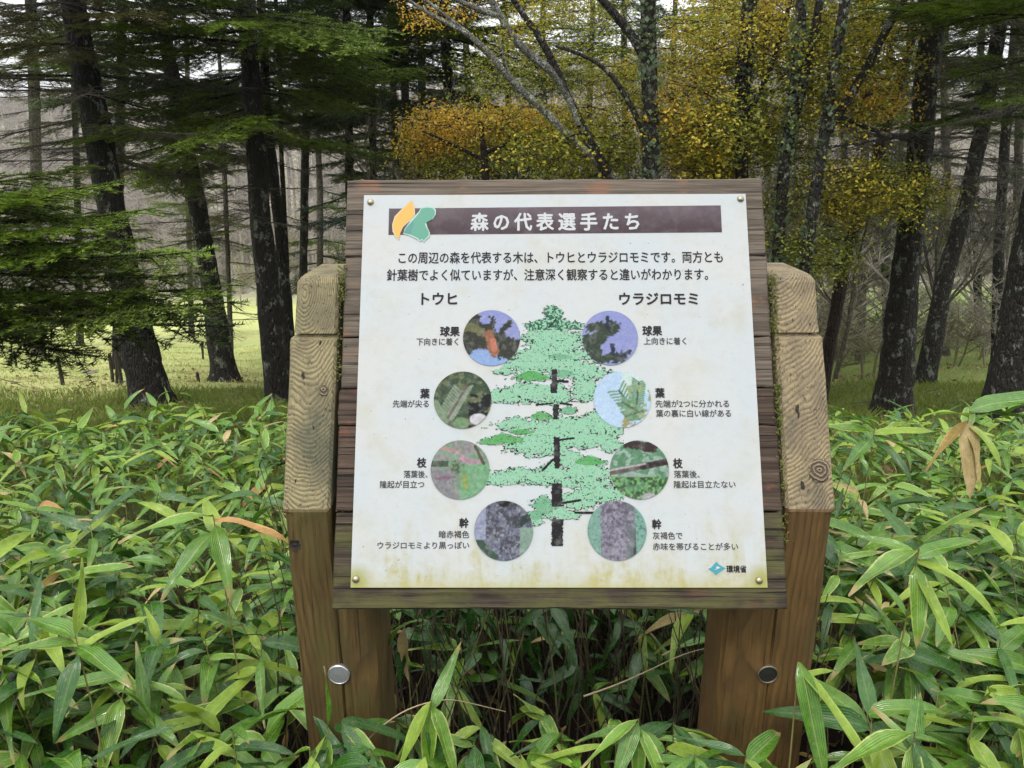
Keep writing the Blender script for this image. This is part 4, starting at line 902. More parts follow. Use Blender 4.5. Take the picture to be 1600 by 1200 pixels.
def trunk_line(pl, Y, ext=6.0, taper=.5):
    """pl: (px, py, width px) from the foot up -> resampled world points with radii; goes on above the frame"""
    P = []
    for px, py, wd in pl:
        p = at(px, py, Y); P.append((*p, wd / 2 / FPX * np.linalg.norm(p - EYE) * .88))
    P = np.array(P); P[0, 2] = min(P[0, 2], float(ground_z(P[0, 0], Y)))
    d = (P[-1, :3] - P[-3, :3]) if len(P) > 2 else P[-1, :3] - P[0, :3]; d /= np.linalg.norm(d); d = d * .5 + np.array([0, 0, .5]); d /= np.linalg.norm(d)
    foot = P[0].copy(); foot[2] = float(ground_z(foot[0], foot[1])) - .25; foot[3] *= 1.08
    if ext: P = np.vstack([foot, P, np.append(P[-1, :3] + d * ext * .5, P[-1, 3] * (1 + taper) / 2), np.append(P[-1, :3] + d * ext, P[-1, 3] * taper)])
    else: P = np.vstack([foot, P])
    return P
def make_trunk(e, P, mat, sides=14, rough=.05, seed=0, name='trunk'):
    Q = poly_res(P, .14); o0 = np.array(e.location)
    k = np.exp(-np.maximum(0, Q[:, 2] - Q[0, 2] - .2) / .13) * .55; Rr = Q[:, 3] * (1 + k)
    V, F = tube(Q[:, :3], Rr, sides, rough=rough, seed=seed); link(name, mesh_np(name, V - o0, [F], [mat], smooth=True), e); return Q
def conifer(name, pl, Y, bark, label, live=(), dead=(), ext=6.0, sides=14, seed=0, group=None, cat='tree', rough=.06):
    """live/dead: (z0, z1, n, length0, length1, kinds)"""
    P = trunk_line(pl, Y, ext); gz = float(ground_z(P[0, 0], Y)); e = empty(name, (P[0, 0], Y, gz), label, cat, group)
    bpy.context.view_layer.update() if False else None
    Q = make_trunk(e, P, bark, sides, rough, seed); r = random.Random(seed + 50); o0 = np.array([P[0, 0], Y, gz])
    for lst, isdead in ((live, 0), (dead, 1)):
        for z0, z1, n, l0, l1, kinds in lst:
            for k in range(n):
                z = r.uniform(z0, z1); c = np.array([np.interp(z, Q[:, 2], Q[:, i_]) for i_ in range(3)])
                f = (z - z0) / (z1 - z0 + 1e-6); az = k * 2.399 + r.uniform(-.3, .3); Ln = (l0 + (l1 - l0) * f) * r.uniform(.75, 1.2)
                dirn = (math.cos(az), math.sin(az), r.uniform(-.18, .12))
                me = r.choice(DEAD) if isdead else r.choice(BG[r.choice(kinds)])
                o = bpy.data.objects.new('branch', me); COL.objects.link(o); o.parent = e
                aim(o, c - o0, dirn, Ln, r.uniform(-.25, .25), 1.8 if isdead else 2.0)
    return e, Q
conifer('conifer', [(240, 645, 64), (205, 480, 48), (172, 310, 40), (146, 175, 40), (112, 0, 32)], 9.0, BK, 'thick dark conifer trunk leaning left on the meadow edge, nearest of the left trees',
        live=[(1.9, 4.4, 26, 1.9, 1.7, (4, 1, 4, 1)), (4.4, 8, 22, 1.8, 1.0, (0, 1))], dead=[(.8, 3.4, 26, 1.5, 1.9, ())], seed=1)
conifer('conifer', [(352, 598, 42), (330, 450, 31), (305, 300, 27), (285, 200, 21), (262, 80, 20), (250, 0, 18)], 13.0, BK, 'straight dark conifer behind the thickest left trunk, its foot beside the meadow',
        live=[(1.2, 4.6, 42, 2.3, 2.2, (1, 1, 0, 4)), (4.6, 9, 18, 2.0, 1.0, (0,))], dead=[(-.3, 1.6, 12, 1.4, 1.8, ())], seed=2)
conifer('conifer', [(433, 636, 34), (424, 500, 40), (408, 350, 34), (398, 200, 31), (388, 60, 28), (384, 0, 26)], 9.5, BK, 'lichen spotted conifer trunk rising just left of the left sign post',
        live=[(1.6, 3.4, 34, 1.7, 2.0, (1, 1, 2, 2)), (3.4, 8, 22, 2.0, 1.0, (1, 0))], dead=[(.6, 1.9, 9, 1.2, 1.2, ())], seed=3)
conifer('conifer', [(458, 640, 24), (450, 500, 19), (430, 300, 16), (418, 180, 14), (408, 0, 12)], 10.6, BK, 'slimmer dark conifer stem close behind the lichen spotted trunk', live=[(2.0, 7, 22, 1.7, .9, (0, 1))], dead=[(.5, 2.2, 6, .9, 1.2, ())], seed=4)
conifer('conifer', [(452, 600, 9), (448, 400, 8), (440, 250, 8), (437, 100, 7)], 13.5, BK, 'very thin dark stem between the slim conifer and the left post', live=[(2.4, 6, 12, 1.6, .9, (0, 3))], dead=[(-.4, 2.4, 8, .9, .9, ())], ext=3, sides=8, seed=5)
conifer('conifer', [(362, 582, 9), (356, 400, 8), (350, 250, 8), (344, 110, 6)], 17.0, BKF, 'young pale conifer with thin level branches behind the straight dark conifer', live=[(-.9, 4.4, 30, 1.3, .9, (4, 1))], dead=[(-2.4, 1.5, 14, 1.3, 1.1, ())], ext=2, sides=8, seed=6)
conifer('conifer', [(551, 520, 15), (546, 280, 14), (544, 100, 13), (540, 0, 12)], 15.0, BK, 'dark fir stem above the top left corner of the board', live=[(2.0, 7, 60, 2.2, 1.8, (0, 3, 1)), (.6, 2.2, 14, 1.3, 1.6, (3, 1))], seed=7, sides=10)
conifer('conifer', [(588, 520, 13), (583, 280, 12), (581, 150, 12), (578, 0, 11)], 16.0, BK, 'second dark fir stem right of the one over the board corner', live=[(1.6, 7.5, 62, 2.2, 1.7, (0, 3, 1)), (.2, 1.7, 8, 1.4, 1.4, (3,))], seed=8, sides=10)
conifer('conifer', [(712, 520, 22), (708, 270, 18), (702, 170, 17), (696, 60, 16)], 13.0, BK, 'dark conifer behind the low orange foliage above the board', live=[(2.2, 6.5, 60, 2.1, 1.7, (2, 1, 3, 1))], seed=9, sides=10)
conifer('conifer', [(640, 520, 16), (636, 270, 14), (632, 100, 13)], 19.0, BK, 'farther dark green conifer filling the gap left of the orange foliage', live=[(1.0, 8, 60, 2.4, 1.7, (0, 3))], seed=19, sides=10)
conifer('conifer', [(1392, 660, 58), (1416, 412, 40), (1431, 300, 36), (1442, 187, 35), (1450, 94, 34), (1463, 0, 32)], 8.0, BK2, 'tall lichen patched trunk with a black foot right of the sign',
        live=[(2.5, 4.2, 16, 1.3, 1.6, (1, 4, 2)), (4.2, 8, 20, 1.7, 1.0, (0, 1))], dead=[(.9, 3.6, 14, 1.5, 1.6, ())], seed=10)
conifer('conifer', [(1443, 614, 32), (1474, 442, 25), (1499, 356, 23), (1519, 274, 22), (1545, 150, 20), (1568, 0, 18)], 11.5, BK2, 'grey green mossy trunk leaning right beyond the tall lichen patched trunk',
        live=[(1.8, 4.8, 38, 1.6, 2.0, (1, 2, 4)), (4.8, 8, 14, 1.6, 1.0, (0,))], dead=[(.2, 3.9, 26, 1.5, 2.0, ())], seed=11)
conifer('conifer', [(1568, 650, 62), (1590, 512, 52), (1612, 381, 44), (1632, 250, 40), (1650, 80, 38)], 6.6, BK2, 'broad dark mossy trunk cut by the right edge',
        live=[(1.7, 4.2, 22, 1.6, 1.9, (1, 2, 2)), (4.2, 7, 16, 1.5, 1.0, (1,))], dead=[(.6, 2.4, 7, 1.0, 1.3, ())], seed=12)
conifer('conifer', [(1560, 560, 16), (1560, 400, 15), (1568, 250, 14), (1580, 120, 13), (1590, 0, 12)], 14.0, BK2, 'thin upright stem behind the mossy leaning trunk at far right', live=[(2.0, 6, 24, 1.9, 1.5, (1, 0))], dead=[(-.5, 2.6, 12, 1.3, 1.6, ())], seed=13, sides=9)
conifer('conifer', [(1288, 560, 22), (1322, 397, 19), (1349, 319, 18), (1382, 206, 16), (1414, 105, 13), (1440, 0, 10)], 9.2, BKR, 'slender reddish trunk leaning right from behind the right post', dead=[(1.0, 3.6, 12, .9, 1.2, ())], seed=14, sides=10, ext=3)
conifer('conifer', [(1345, 560, 14), (1352, 300, 13), (1350, 100, 12), (1352, 0, 12)], 18, BKF, 'distant straight conifer seen between the reddish and the lichen patched trunks', live=[(2.0, 8, 30, 2.0, 1.5, (4, 1, 4))], dead=[(-2, 2.4, 16, 1.5, 1.7, ())], seed=15, sides=8)
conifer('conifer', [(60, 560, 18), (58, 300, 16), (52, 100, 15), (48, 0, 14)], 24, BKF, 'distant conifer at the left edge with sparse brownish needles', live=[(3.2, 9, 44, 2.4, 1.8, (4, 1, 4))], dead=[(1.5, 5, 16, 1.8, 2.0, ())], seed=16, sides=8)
conifer('conifer', [(470, 560, 15), (476, 300, 14), (480, 100, 13), (482, 0, 12)], 20, BK, 'distant conifer between the left post and the fir stems', live=[(2.4, 9, 46, 2.3, 1.7, (0, 1))], seed=17, sides=8)
conifer('conifer', [(180, 560, 15), (186, 300, 14), (190, 100, 13), (190, 0, 12)], 18, BK, 'distant conifer between the two dark leaning left trunks', live=[(3.2, 8, 48, 2.3, 1.6, (0, 1, 0))], seed=18, sides=8)
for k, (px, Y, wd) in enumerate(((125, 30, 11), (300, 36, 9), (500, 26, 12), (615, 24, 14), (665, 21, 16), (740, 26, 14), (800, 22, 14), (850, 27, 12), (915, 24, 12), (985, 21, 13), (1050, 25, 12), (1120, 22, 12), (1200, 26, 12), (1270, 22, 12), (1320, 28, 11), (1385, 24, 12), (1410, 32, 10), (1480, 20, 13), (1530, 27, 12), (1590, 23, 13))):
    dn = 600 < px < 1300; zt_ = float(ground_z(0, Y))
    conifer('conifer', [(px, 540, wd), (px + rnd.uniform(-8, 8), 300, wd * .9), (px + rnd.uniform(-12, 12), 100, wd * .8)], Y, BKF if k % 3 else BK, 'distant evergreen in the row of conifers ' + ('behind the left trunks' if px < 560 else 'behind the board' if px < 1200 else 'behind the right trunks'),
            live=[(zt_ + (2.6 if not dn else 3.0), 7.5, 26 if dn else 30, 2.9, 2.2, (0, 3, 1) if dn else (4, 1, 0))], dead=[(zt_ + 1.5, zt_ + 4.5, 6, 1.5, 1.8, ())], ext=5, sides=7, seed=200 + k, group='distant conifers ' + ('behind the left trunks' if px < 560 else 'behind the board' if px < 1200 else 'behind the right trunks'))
# conifer off the left edge whose bright boughs reach into the picture
e = empty('conifer', (-4.3, 5.4, float(ground_z(-4.3, 5.4))), 'conifer at the left edge with bright green level boughs reaching over the meadow', 'tree')
P = np.array([(-4.3, 5.4, ground_z(-4.3, 5.4) - .2, .2), (-4.33, 5.42, 1.5, .17), (-4.3, 5.4, 4, .14), (-4.3, 5.4, 8, .07)], float); make_trunk(e, P, BK, 14, .06, 77)
e0 = np.array(e.location); r4 = random.Random(12)
for x0, y0, x1, y1, Yt, kk in ((-60, 320, 175, 284, 4.9, 2), (-60, 340, 120, 300, 4.6, 2), (-60, 360, 235, 325, 5.0, 2), (-60, 370, 165, 345, 4.5, 2), (-60, 390, 215, 372, 4.8, 2), (-60, 400, 240, 395, 5.3, 1), (-60, 420, 130, 380, 4.4, 2),
                           (-60, 430, 300, 425, 5.3, 1), (-60, 455, 335, 447, 5.0, 2), (-60, 470, 350, 470, 5.4, 1), (-60, 490, 270, 478, 4.7, 1), (-60, 505, 350, 505, 5.4, 0), (-60, 500, 160, 500, 4.6, 0), (-60, 480, 130, 560, 4.8, 0), (-60, 515, 60, 505, 4.5, 0),
                           (-60, 330, 60, 288, 4.7, 2), (-60, 300, 140, 262, 5.4, 1), (-60, 410, 290, 400, 5.1, 2)):
    tip = at(x1, y1, Yt); root = at(-150, y0 + r4.uniform(-10, 10), 5.3 if Yt > 5 else 5.0); d = tip - root; Ln = np.linalg.norm(d) * 1.04
    o = bpy.data.objects.new('branch', r4.choice(BG[kk])); COL.objects.link(o); o.parent = e; aim(o, root - e0, d + np.array([0, 0, .06 * Ln]), Ln, r4.uniform(-.15, .15))
for k in range(10):
    z = r4.uniform(2.6, 6.5); az = k * 2.4; o = bpy.data.objects.new('branch', r4.choice(BG[1])); COL.objects.link(o); o.parent = e; aim(o, np.array([0, 0, z]) - np.array([0, 0, e0[2]]) , (math.cos(az), math.sin(az), -.1), r4.uniform(1.3, 1.9))

# ------------------------------------------------------------------ autumn broadleaved trees above the board
LM = [mat_foliage('autumn_orange', (.40, .21, .02), (.58, .37, .03), (.74, .54, .09), transl=.35, scale=2.5),
      mat_foliage('autumn_gold', (.27, .23, .018), (.44, .36, .03), (.62, .50, .09), transl=.35, scale=2.5),
      mat_foliage('autumn_olive', (.11, .14, .016), (.24, .27, .03), (.42, .40, .07), transl=.35, scale=2.5),
      mat_foliage('ivy_green', (.09, .14, .07), (.18, .24, .14), (.36, .42, .30), transl=.2, scale=4, rough=.35)]
def spray_mesh(seed, mat, n=120, R_=.42, size=.036, flat_=.30):
    r = random.Random(seed); mb = MB(); tips = []
    for k in range(7):
        az = k * .9 + r.uniform(-.3, .3); l = R_ * r.uniform(.6, 1.1); q = np.linspace(0, 1, 4)[:, None]
        P = np.array([math.cos(az), math.sin(az), r.uniform(-.25, .3)]) * l * q + np.array([0, 0, -.1 * l]) * q ** 2
        V, F = tube(P, [.004, .003, .002, .001], 3); mb.add(V, F, 0); tips.append(P)
    for k in range(n):
        P = r.choice(tips); t = r.random() ** .6; c = P[0] + (P[-1] - P[0]) * t + np.array([r.gauss(0, .06), r.gauss(0, .06), r.gauss(0, .05 + flat_ * .1)])
        s = size * r.uniform(.6, 1.2); m = np.array((Euler((r.gauss(0, .55), r.gauss(0, .55), r.uniform(0, 6.3)))).to_matrix())
        q = np.array([(0, 0, 0), (.32, .34, -.05), (.72, .26, -.08), (1, 0, -.2), (.72, -.26, -.08), (.32, -.34, -.05)]) * s
        q[:, 2] += np.abs(q[:, 1]) * .4; mb.add(q @ m.T + c, [(0, 1, 2, 3), (0, 3, 4, 5)], 1)
    return mb.mesh('leaf_spray', [BKR, mat])
LS = {k: [spray_mesh(s + k * 7, LM[k]) for s in range(3)] for k in range(3)}
trees = []
def broadleaf(pl_list, Y, bark, label, sprays, seed, ivy=0):
    """pl_list: traced limbs ((px,py,w)...), the first is the trunk; sprays: (px,py,rx,ry,dY,n,kinds,scale)"""
    r = random.Random(seed); first = pl_list[0]; P = trunk_line(first, Y, 2.5 if first[-1][1] < 5 else 0); gz = float(ground_z(P[0, 0], Y))
    e = empty('broadleaf_tree', (P[0, 0], Y, gz), label, 'tree'); Q = make_trunk(e, P, bark[0] if isinstance(bark, tuple) else bark, 12, .07, seed)
    o0 = np.array([P[0, 0], Y, gz])
    for k, pl in enumerate(pl_list[1:]):
        W_ = np.array([(*at(px, py, Y + (dz if len(q) else 0)), wd / 2 / FPX * Y * 1.03) for (px, py, wd, *q), dz in zip(pl, np.linspace(0, r.uniform(-.5, .5), len(pl)))])
        if pl[-1][1] <= 12: dd = W_[-1, :3] - W_[-2, :3]; dd /= np.linalg.norm(dd); W_ = np.vstack([W_, np.append(W_[-1, :3] + dd * 1.0, W_[-1, 3] * .5)])
        Wq = poly_res(W_, .1); V, F = tube(Wq[:, :3], Wq[:, 3], 9, rough=.06, seed=k); link('limb', mesh_np('limb', V - o0, [F], [bark[1] if isinstance(bark, tuple) and k in bark[2] else (bark[0] if isinstance(bark, tuple) else bark)], smooth=True), e)
    for px, py, rx, ry, dy, n, kinds, sc in sprays:
        for k in range(int(n * 1.12)):
            a_ = r.uniform(0, 2 * PI); q = math.sqrt(r.random()); p = at(px + rx * q * math.cos(a_), py + ry * q * math.sin(a_), Y + r.uniform(-.1, 2.2) * dy)
            o = bpy.data.objects.new('leaf_spray', r.choice(LS[r.choice(kinds)])); COL.objects.link(o); o.parent = e; o['kind'] = 'stuff'
            o.matrix_local = Matrix.Translation(Vector(p - o0)) @ Euler((r.gauss(0, .25), r.gauss(0, .25), r.uniform(0, 6.3))).to_matrix().to_4x4() @ Matrix.Scale(sc * r.uniform(.75, 1.2), 4)
    if ivy:
        mb = MB()
        for k in range(ivy):
            z = r.uniform(Q[0, 2] + .3, min(Q[-1, 2], 4.5)); c = np.array([np.interp(z, Q[:, 2], Q[:, i_]) for i_ in range(4)]); az = r.uniform(0, 2 * PI)
            if math.sin(z * 4 + seed) + .6 * math.sin(z * 9) < r.uniform(-1.8, .3): continue
            rad = c[3] * r.uniform(1.0, 1.5) + r.uniform(0, .03); s = r.uniform(.022, .05); m = np.array(Euler((r.uniform(.2, 1.5), 0, az + PI / 2)).to_matrix())
            q = np.array([(-.5, 0, 0), (0, 0, .5), (.5, 0, 0), (0, 0, -.6)]) * s; mb.add(q @ m.T + np.array([c[0] + math.cos(az) * rad, c[1] + math.sin(az) * rad, z]) - o0, [(0, 1, 2, 3)], 0)
        tag(link('ivy_leaves', mb.mesh('ivy_leaves', [LM[3]]), e), kind='stuff')
    return e
broadleaf([[(1010, 560, 30), (985, 400, 26), (962, 290, 24), (930, 240, 17), (905, 190, 14), (888, 150, 13), (866, 98, 13), (845, 56, 11), (796, 0, 9)],
           [(962, 280, 15), (925, 245, 11), (882, 205, 11), (842, 165, 10), (800, 128, 10), (775, 100, 9), (755, 68, 8), (720, 45, 7), (665, 20, 5), (645, 5, 4)],
           [(775, 95, 6), (740, 55, 5), (700, 28, 4), (660, -5, 3)],
           [(905, 195, 12), (890, 150, 12), (868, 110, 12), (832, 92, 12), (806, 66, 11), (782, 28, 10), (768, 0, 9)],
           [(800, 128, 4), (790, 105, 4), (780, 60, 3)], [(842, 165, 4), (810, 145, 4), (830, 168, 3)],
           [(782, 25, 8), (740, 14, 7), (705, -5, 6)]], 7.0, (BK2, BKP, (0, 1, 2, 3, 4, 5)), 'broadleaved tree with a pale bare limb slanting up left above the board',
          [(900, 235, 80, 44, .6, 40, (1, 2, 2), 1.0), (900, 50, 110, 80, 1.2, 50, (2, 1, 2), .85), (790, 130, 70, 50, 1.2, 16, (2, 2), .8), (990, 170, 50, 90, .9, 26, (2, 1, 2), .8), (690, 25, 45, 22, .4, 7, (0, 0, 1), .7)], 21)
broadleaf([[(770, 520, 16), (760, 300, 13), (756, 230, 11), (750, 190, 8)], [(756, 250, 6), (700, 222, 5), (660, 205, 3)], [(757, 240, 6), (820, 212, 5), (880, 196, 3)]], 9.0, BKR,
          'low spreading tree with orange and gold leaf layers right above the board',
          [(750, 192, 110, 14, .7, 46, (0, 0, 1), 1.0), (670, 220, 34, 26, .5, 20, (0, 1), .95), (840, 205, 60, 24, .7, 34, (1, 0, 1), 1.0), (790, 240, 110, 30, .8, 40, (2, 1, 2), 1.0), (690, 262, 40, 16, .6, 10, (2, 1), .8)], 22)
broadleaf([[(1020, 560, 34), (1018, 280, 29), (1016, 180, 27), (1014, 90, 26), (1012, 0, 24)], [(1014, 100, 14), (999, 71, 13), (972, 34, 12), (942, 0, 11)], [(1016, 230, 9), (985, 160, 8), (950, 105, 7), (925, 90, 5), (868, 72, 4)]],
          6.6, BK2, 'ivy covered trunk standing upright behind the middle of the board', [(1085, 60, 50, 60, .6, 24, (1, 2, 1), .8), (1085, 200, 55, 75, .6, 52, (1, 0, 2, 2), .95), (945, 150, 50, 50, .6, 10, (2, 2, 1), .8)], 23, ivy=3200)
broadleaf([[(1166, 560, 24), (1160, 280, 22), (1155, 180, 24), (1163, 95, 24), (1172, 0, 22)], [(1158, 200, 8), (1200, 120, 7), (1225, 40, 6), (1235, 0, 5)]],
          7.4, BK, 'dark stem with a bare black stretch between ivy, over the board top right', [(1130, 50, 60, 90, .8, 60, (1, 0, 2, 2), .9), (1110, 220, 60, 60, .7, 52, (1, 1, 2, 2), .95), (1200, 60, 35, 60, .6, 18, (1, 0, 2), .75), (1195, 210, 40, 60, .6, 20, (1, 2), .8)], 24, ivy=1800)
broadleaf([[(1210, 560, 20), (1217, 375, 18), (1225, 262, 19), (1236, 190, 19), (1247, 95, 18), (1252, 0, 17)], [(1238, 190, 13), (1262, 112, 13), (1281, 0, 11)]],
          7.0, BK2, 'forked ivy green stem rising beside the board top right corner', [(1240, 60, 60, 60, .9, 40, (2, 1), .9), (1235, 180, 50, 70, .9, 34, (2, 1, 2), .85), (1230, 330, 26, 60, .5, 16, (2, 2, 1), .8)], 25, ivy=3200)
broadleaf([[(1240, 560, 20), (1262, 380, 18), (1277, 280, 19), (1289, 210, 17), (1300, 125, 15), (1307, 75, 15), (1322, 0, 16)], [(1292, 205, 14), (1311, 178, 13), (1337, 138, 12), (1368, 80, 12), (1390, 35, 10), (1412, 0, 9)], [(1311, 182, 7), (1345, 195, 6), (1380, 210, 6), (1430, 222, 4)]],
          6.8, (BK2, BK, (1, 2)), 'forked tree with patchy pale bark leaning over right of the board', [(1330, 100, 80, 100, .9, 54, (1, 2, 1), .9), (1400, 300, 70, 40, .7, 36, (2, 2, 1), .85), (1310, 290, 60, 50, .7, 30, (2, 1), .85), (1290, 390, 50, 40, .6, 24, (2, 2), .8), (1365, 160, 35, 25, .4, 12, (1, 0), .8), (1345, 40, 50, 40, .6, 14, (1, 2), .8)], 26, ivy=1300)

# ------------------------------------------------------------------ small posts in the meadow
wp = mat_bark('old_stake_wood', (.035, .028, .02), (.12, .10, .07), (.2, .2, .15), .66, 3)
def stake(px0, py0, px1, py1, wd, label, seed, grp=None):
    b = at(px0, py0, 20.0)
    # walk the line of sight to where it meets the slope
    d = ray(px0, py0); lo = min(((abs(1.5 + d[2] / d[1] * y - float(ground_z(d[0] / d[1] * y, y))), y) for y in np.arange(12, 60, .25)))[1]
    b = at(px0, py0, lo); t = at(px1, py1, lo); r = wd / 2 / FPX * lo; b[2] -= .08
    P = poly_res([tuple(b), tuple((b + t) / 2 + np.array([r * .4, 0, 0])), tuple(t)], .12); V, F = tube(P, np.linspace(r, r * .8, len(P)), 7, rough=.12, seed=seed); n = len(V)
    o = link('stake', mesh_np('stake', V - b, [F, np.arange(n - 7, n)[None]], [wp]), None, b); tag(o, label, 'stake', grp)
stake(98, 602, 89, 556, 7, 'dark wooden stake standing alone in the meadow at left', 1)
stake(190, 602, 176, 524, 7, 'tallest stake of the cluster beside the thick left trunk', 2)
stake(176, 596, 171, 552, 6, 'shorter stake left in the cluster beside the thick left trunk', 3)
stake(182, 600, 180, 540, 5, 'middle thin stake of the cluster beside the thick left trunk', 4)
stake(25, 574, 22, 548, 4, 'small far stake near the left frame edge', 5)
stake(72, 562, 68, 538, 3.5, 'tiny far stake in the meadow between the edge and the lone stake', 6)
stake(310, 598, 308, 582, 6, 'stump like short stake between the two left trunks', 7)
stake(317, 562, 315, 535, 4, 'thin far stake seen between the two left trunks', 8)
stake(207, 600, 206, 548, 4, 'thin stake touching the outline of the thick left trunk', 9)
rk = N('rock'); mrk = rk.out(rk.mix(rk.noise(rk.pos(), 6, 5, .6), (.10, .085, .06), (.26, .22, .15)), .9, rk.bump(rk.noise(rk.pos(), 12, 4, .6), .6, .05))
def mound(px, py, wpx, label, seed):
    d = ray(px, py); lo = min(((abs(1.5 + d[2] / d[1] * y - float(ground_z(d[0] / d[1] * y, y))), y) for y in np.arange(12, 60, .25)))[1]
    b = at(px, py, lo); s = wpx / 2 / FPX * lo; u_ = np.linspace(0, PI / 2, 6); n = 16; r = np.random.default_rng(seed)
    V = np.array([(math.cos(q) * math.cos(t) * s, math.cos(q) * math.sin(t) * s, math.sin(q) * s * .55) for q in u_ for t in np.arange(n) / n * 2 * PI]) * (1 + r.normal(0, .06, (6 * n, 1)))
    i_ = np.arange(5)[:, None] * n; j_ = np.arange(n)[None]; k_ = (j_ + 1) % n
    o = link('mound', mesh_np('mound', V, [np.stack([i_ + j_, i_ + k_, i_ + n + k_, i_ + n + j_], -1).reshape(-1, 4)], [mrk], smooth=True), None, b - np.array([0, 0, .05])); tag(o, label, 'mound')
mound(140, 583, 28, 'low brown mound in the meadow between lone stake and stake cluster', 4)

# ------------------------------------------------------------------ bare trees and scrub beyond
m_tw = mat_foliage('bare_twigs', (.14, .12, .095), (.26, .23, .185), (.36, .33, .28), transl=0, scale=.5)
m_tw2 = mat_foliage('olive_twigs', (.12, .11, .06), (.22, .20, .12), (.30, .28, .18), transl=0, scale=.5)
def bare_mesh(seed, H, mat, spread=.5, lean=.1, fan=5, depth=4, r0=.05):
    r = random.Random(seed); mb = MB()
    def br(p, d, l, rad, k):
        q = [p]; dd = np.array(d, float)
        for s_ in range(3):
            dd = dd + np.array([r.gauss(0, .12), r.gauss(0, .12), .06]); dd /= np.linalg.norm(dd); q.append(q[-1] + dd * l / 3)
        V, F = tube(np.array(q), np.linspace(rad, rad * .55, 4), 5 if k == depth else 3); mb.add(V, F)
        if k <= 0: return
        for i_ in range(fan if k > 1 else fan - 1):
            az = r.uniform(0, 2 * PI); s_ = r.uniform(.35, 1); pos = q[min(3, int(s_ * 3))]; side = np.array([math.cos(az), math.sin(az), r.uniform(-.1, .5)])
            nd = dd * (1 - spread) + side * spread; nd /= np.linalg.norm(nd); br(pos, nd, l * r.uniform(.42, .68), max(.004, rad * .5), k - 1)
    br(np.zeros(3), (lean, 0, 1), H * .5, r0, depth)
    return mb.mesh('bare_tree', [mat])
BT = [bare_mesh(s, 6.5, m_tw, .55, r0=.075) for s in range(3)] + [bare_mesh(10 + s, 6, m_tw2, .6, r0=.06) for s in range(2)]
BSH = [bare_mesh(20 + s, 2.2, m_tw2 if s else m_tw, .75, fan=6, depth=3, r0=.02) for s in range(3)]
NT = [bare_mesh(40 + s, 6.0, mat_foliage('near_twigs', (.035, .028, .02), (.08, .068, .05), (.16, .15, .11), transl=0, scale=2), .5, r0=.045) for s in range(2)]
r5 = random.Random(42)
def zone_lab(x, y):
    s = 'left of the sign' if x < -1 else ('behind the sign' if x < 3 else 'right of the sign')
    return s
for k in range(64):
    right = k % 2
    y = r5.uniform(15, 40) if right else r5.uniform(34, 92); x = r5.uniform(.20, .85) * y if right else r5.uniform(-.55, .2) * y
    if k % 9 == 0 and not right: x = r5.uniform(-.75, -.3) * y; y = r5.uniform(60, 95)
    o = link('bare_tree', BT[r5.randrange(5)], None, (x, y, float(ground_z(x, y)) - .1)); s = r5.uniform(.8, 1.4) * (1 if right else 1.25)
    o.scale = (s, s, s); o.rotation_euler = (r5.gauss(0, .06), r5.gauss(0, .06), r5.uniform(0, 6.3))
    q = 'right of the sign' if x > .18 * y else ('left of the sign' if x < -.12 * y else 'behind the board')
    d = 'close' if y < 25 else ('mid distance' if y < 55 else 'far')
    tag(o, 'leafless grey brown tree in the %s woods %s' % (d, q), 'bare tree', 'bare trees, %s, %s' % (d, q))
for k, (px_, y) in enumerate(((640, 12), (730, 11), (800, 10.5), (860, 13), (930, 10), (980, 12.5), (1060, 11), (1130, 12.5), (1190, 10.5), (1260, 13), (1340, 12), (1500, 13))):
    x = at(px_, 300, y)[0]; o = link('bare_tree', NT[k % 2], None, (x, y, float(ground_z(x, y)) - .1)); s = r5.uniform(.9, 1.2); o.scale = (s, s, s * 1.15); o.rotation_euler = (0, 0, r5.uniform(0, 6.3))
    tag(o, 'slim leafless tree rising close behind the ' + ('left conifers' if px_ < 540 else 'board' if px_ < 1200 else 'trunks right of the sign'), 'bare tree', 'slim bare trees close behind the ' + ('left conifers' if px_ < 540 else 'board' if px_ < 1200 else 'right trunks'))
for k in range(90):
    y = r5.uniform(12.5, 27); x = r5.uniform(.30, .85) * y
    o = link('bare_shrub', BSH[r5.randrange(3)], None, (x, y, float(ground_z(x, y)) - .05)); s = r5.uniform(.8, 1.6); o.scale = (s, s, s); o.rotation_euler[2] = r5.uniform(0, 6.3)
    d = 'nearer' if y < 16 else 'farther'
    tag(o, 'leafless scrubby shrub on the slope right of the sign, %s rows' % d, 'bare shrub', 'bare shrubs right of the sign, %s' % d)
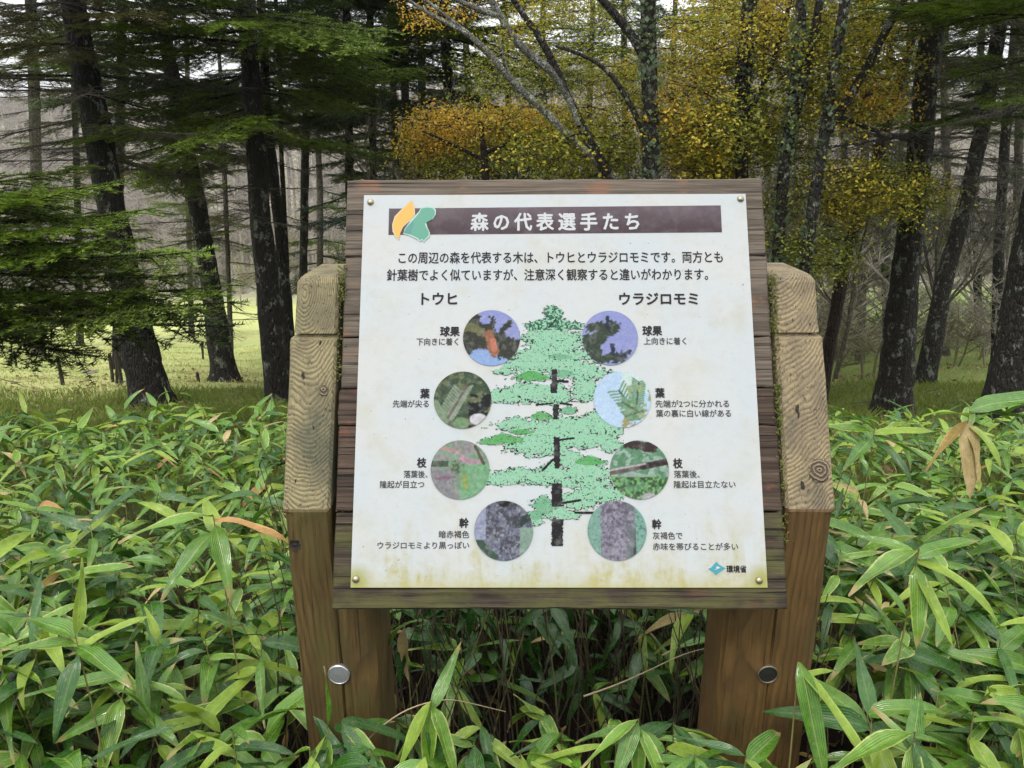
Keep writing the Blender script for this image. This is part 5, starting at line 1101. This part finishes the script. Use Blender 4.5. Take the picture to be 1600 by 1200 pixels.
# far woodland on the hillside: one mass
mb = MB(); n = 5200; y = 76 + 240 * rng.random(n) ** 1.4; x = (rng.random(n) * 2 - 1) * (.8 * y + 10); z = ground_z(x, y) - .5
h = rng.uniform(5, 10, n); wd = rng.uniform(.10, .26, n) * (1 + y / 160)
for sgn in (0, 1):
    cx_, sx_ = (1, 0) if sgn == 0 else (.3, .95); lx = rng.normal(0, .5, n)
    V = np.stack([np.stack([x - wd * cx_, y - wd * sx_, z], -1), np.stack([x + wd * cx_, y + wd * sx_, z], -1), np.stack([x + lx, y, z + h], -1)], 1).reshape(-1, 3)
    mb.add(V, np.arange(3 * n).reshape(-1, 3), 0)
m = 24; idx = np.repeat(np.arange(n), m); az = rng.random(n * m) * 2 * PI; t = rng.uniform(.3, 1, n * m); l = rng.uniform(.6, 2.2, n * m)
bx = x[idx]; by = y[idx]; bz = z[idx] + t * h[idx]; ww = .035 * (1 + by / 90)
ex, ey, ez = bx + np.cos(az) * l, by + np.sin(az) * l, bz + l * rng.uniform(.1, 1.1, n * m)
V = np.stack([np.stack([bx, by, bz - ww], -1), np.stack([bx, by, bz + ww], -1), np.stack([ex, ey, ez], -1)], 1).reshape(-1, 3); mb.add(V, np.arange(3 * n * m).reshape(-1, 3), 1)
o = link('far_woods', mb.mesh('far_woods', [mat_foliage('far_trunks', (.15, .13, .11), (.26, .23, .20), (.33, .30, .27), transl=0, scale=.3), mat_foliage('far_twigs', (.20, .175, .15), (.30, .265, .23), (.36, .33, .28), transl=0, scale=.12)])); tag(o, 'leafless far woodland covering the hillside beyond the meadow', 'woodland', kind='stuff')

# ------------------------------------------------------------------ air
a = N('air'); v = a.n('ShaderNodeVolumePrincipled', Color=(.86, .89, .92, 1), Density=.0004, Anisotropy=.2); oo = a.n('ShaderNodeOutputMaterial'); a.t.links.new(v.outputs[0], oo.inputs['Volume'])
HAZE = True
if HAZE:
    V, F = box(-450, 450, -210, 540, -20, 60); mb = MB(); mb.add(V, F); tag(link('haze', mb.mesh('haze', [a.m])), kind='stuff')
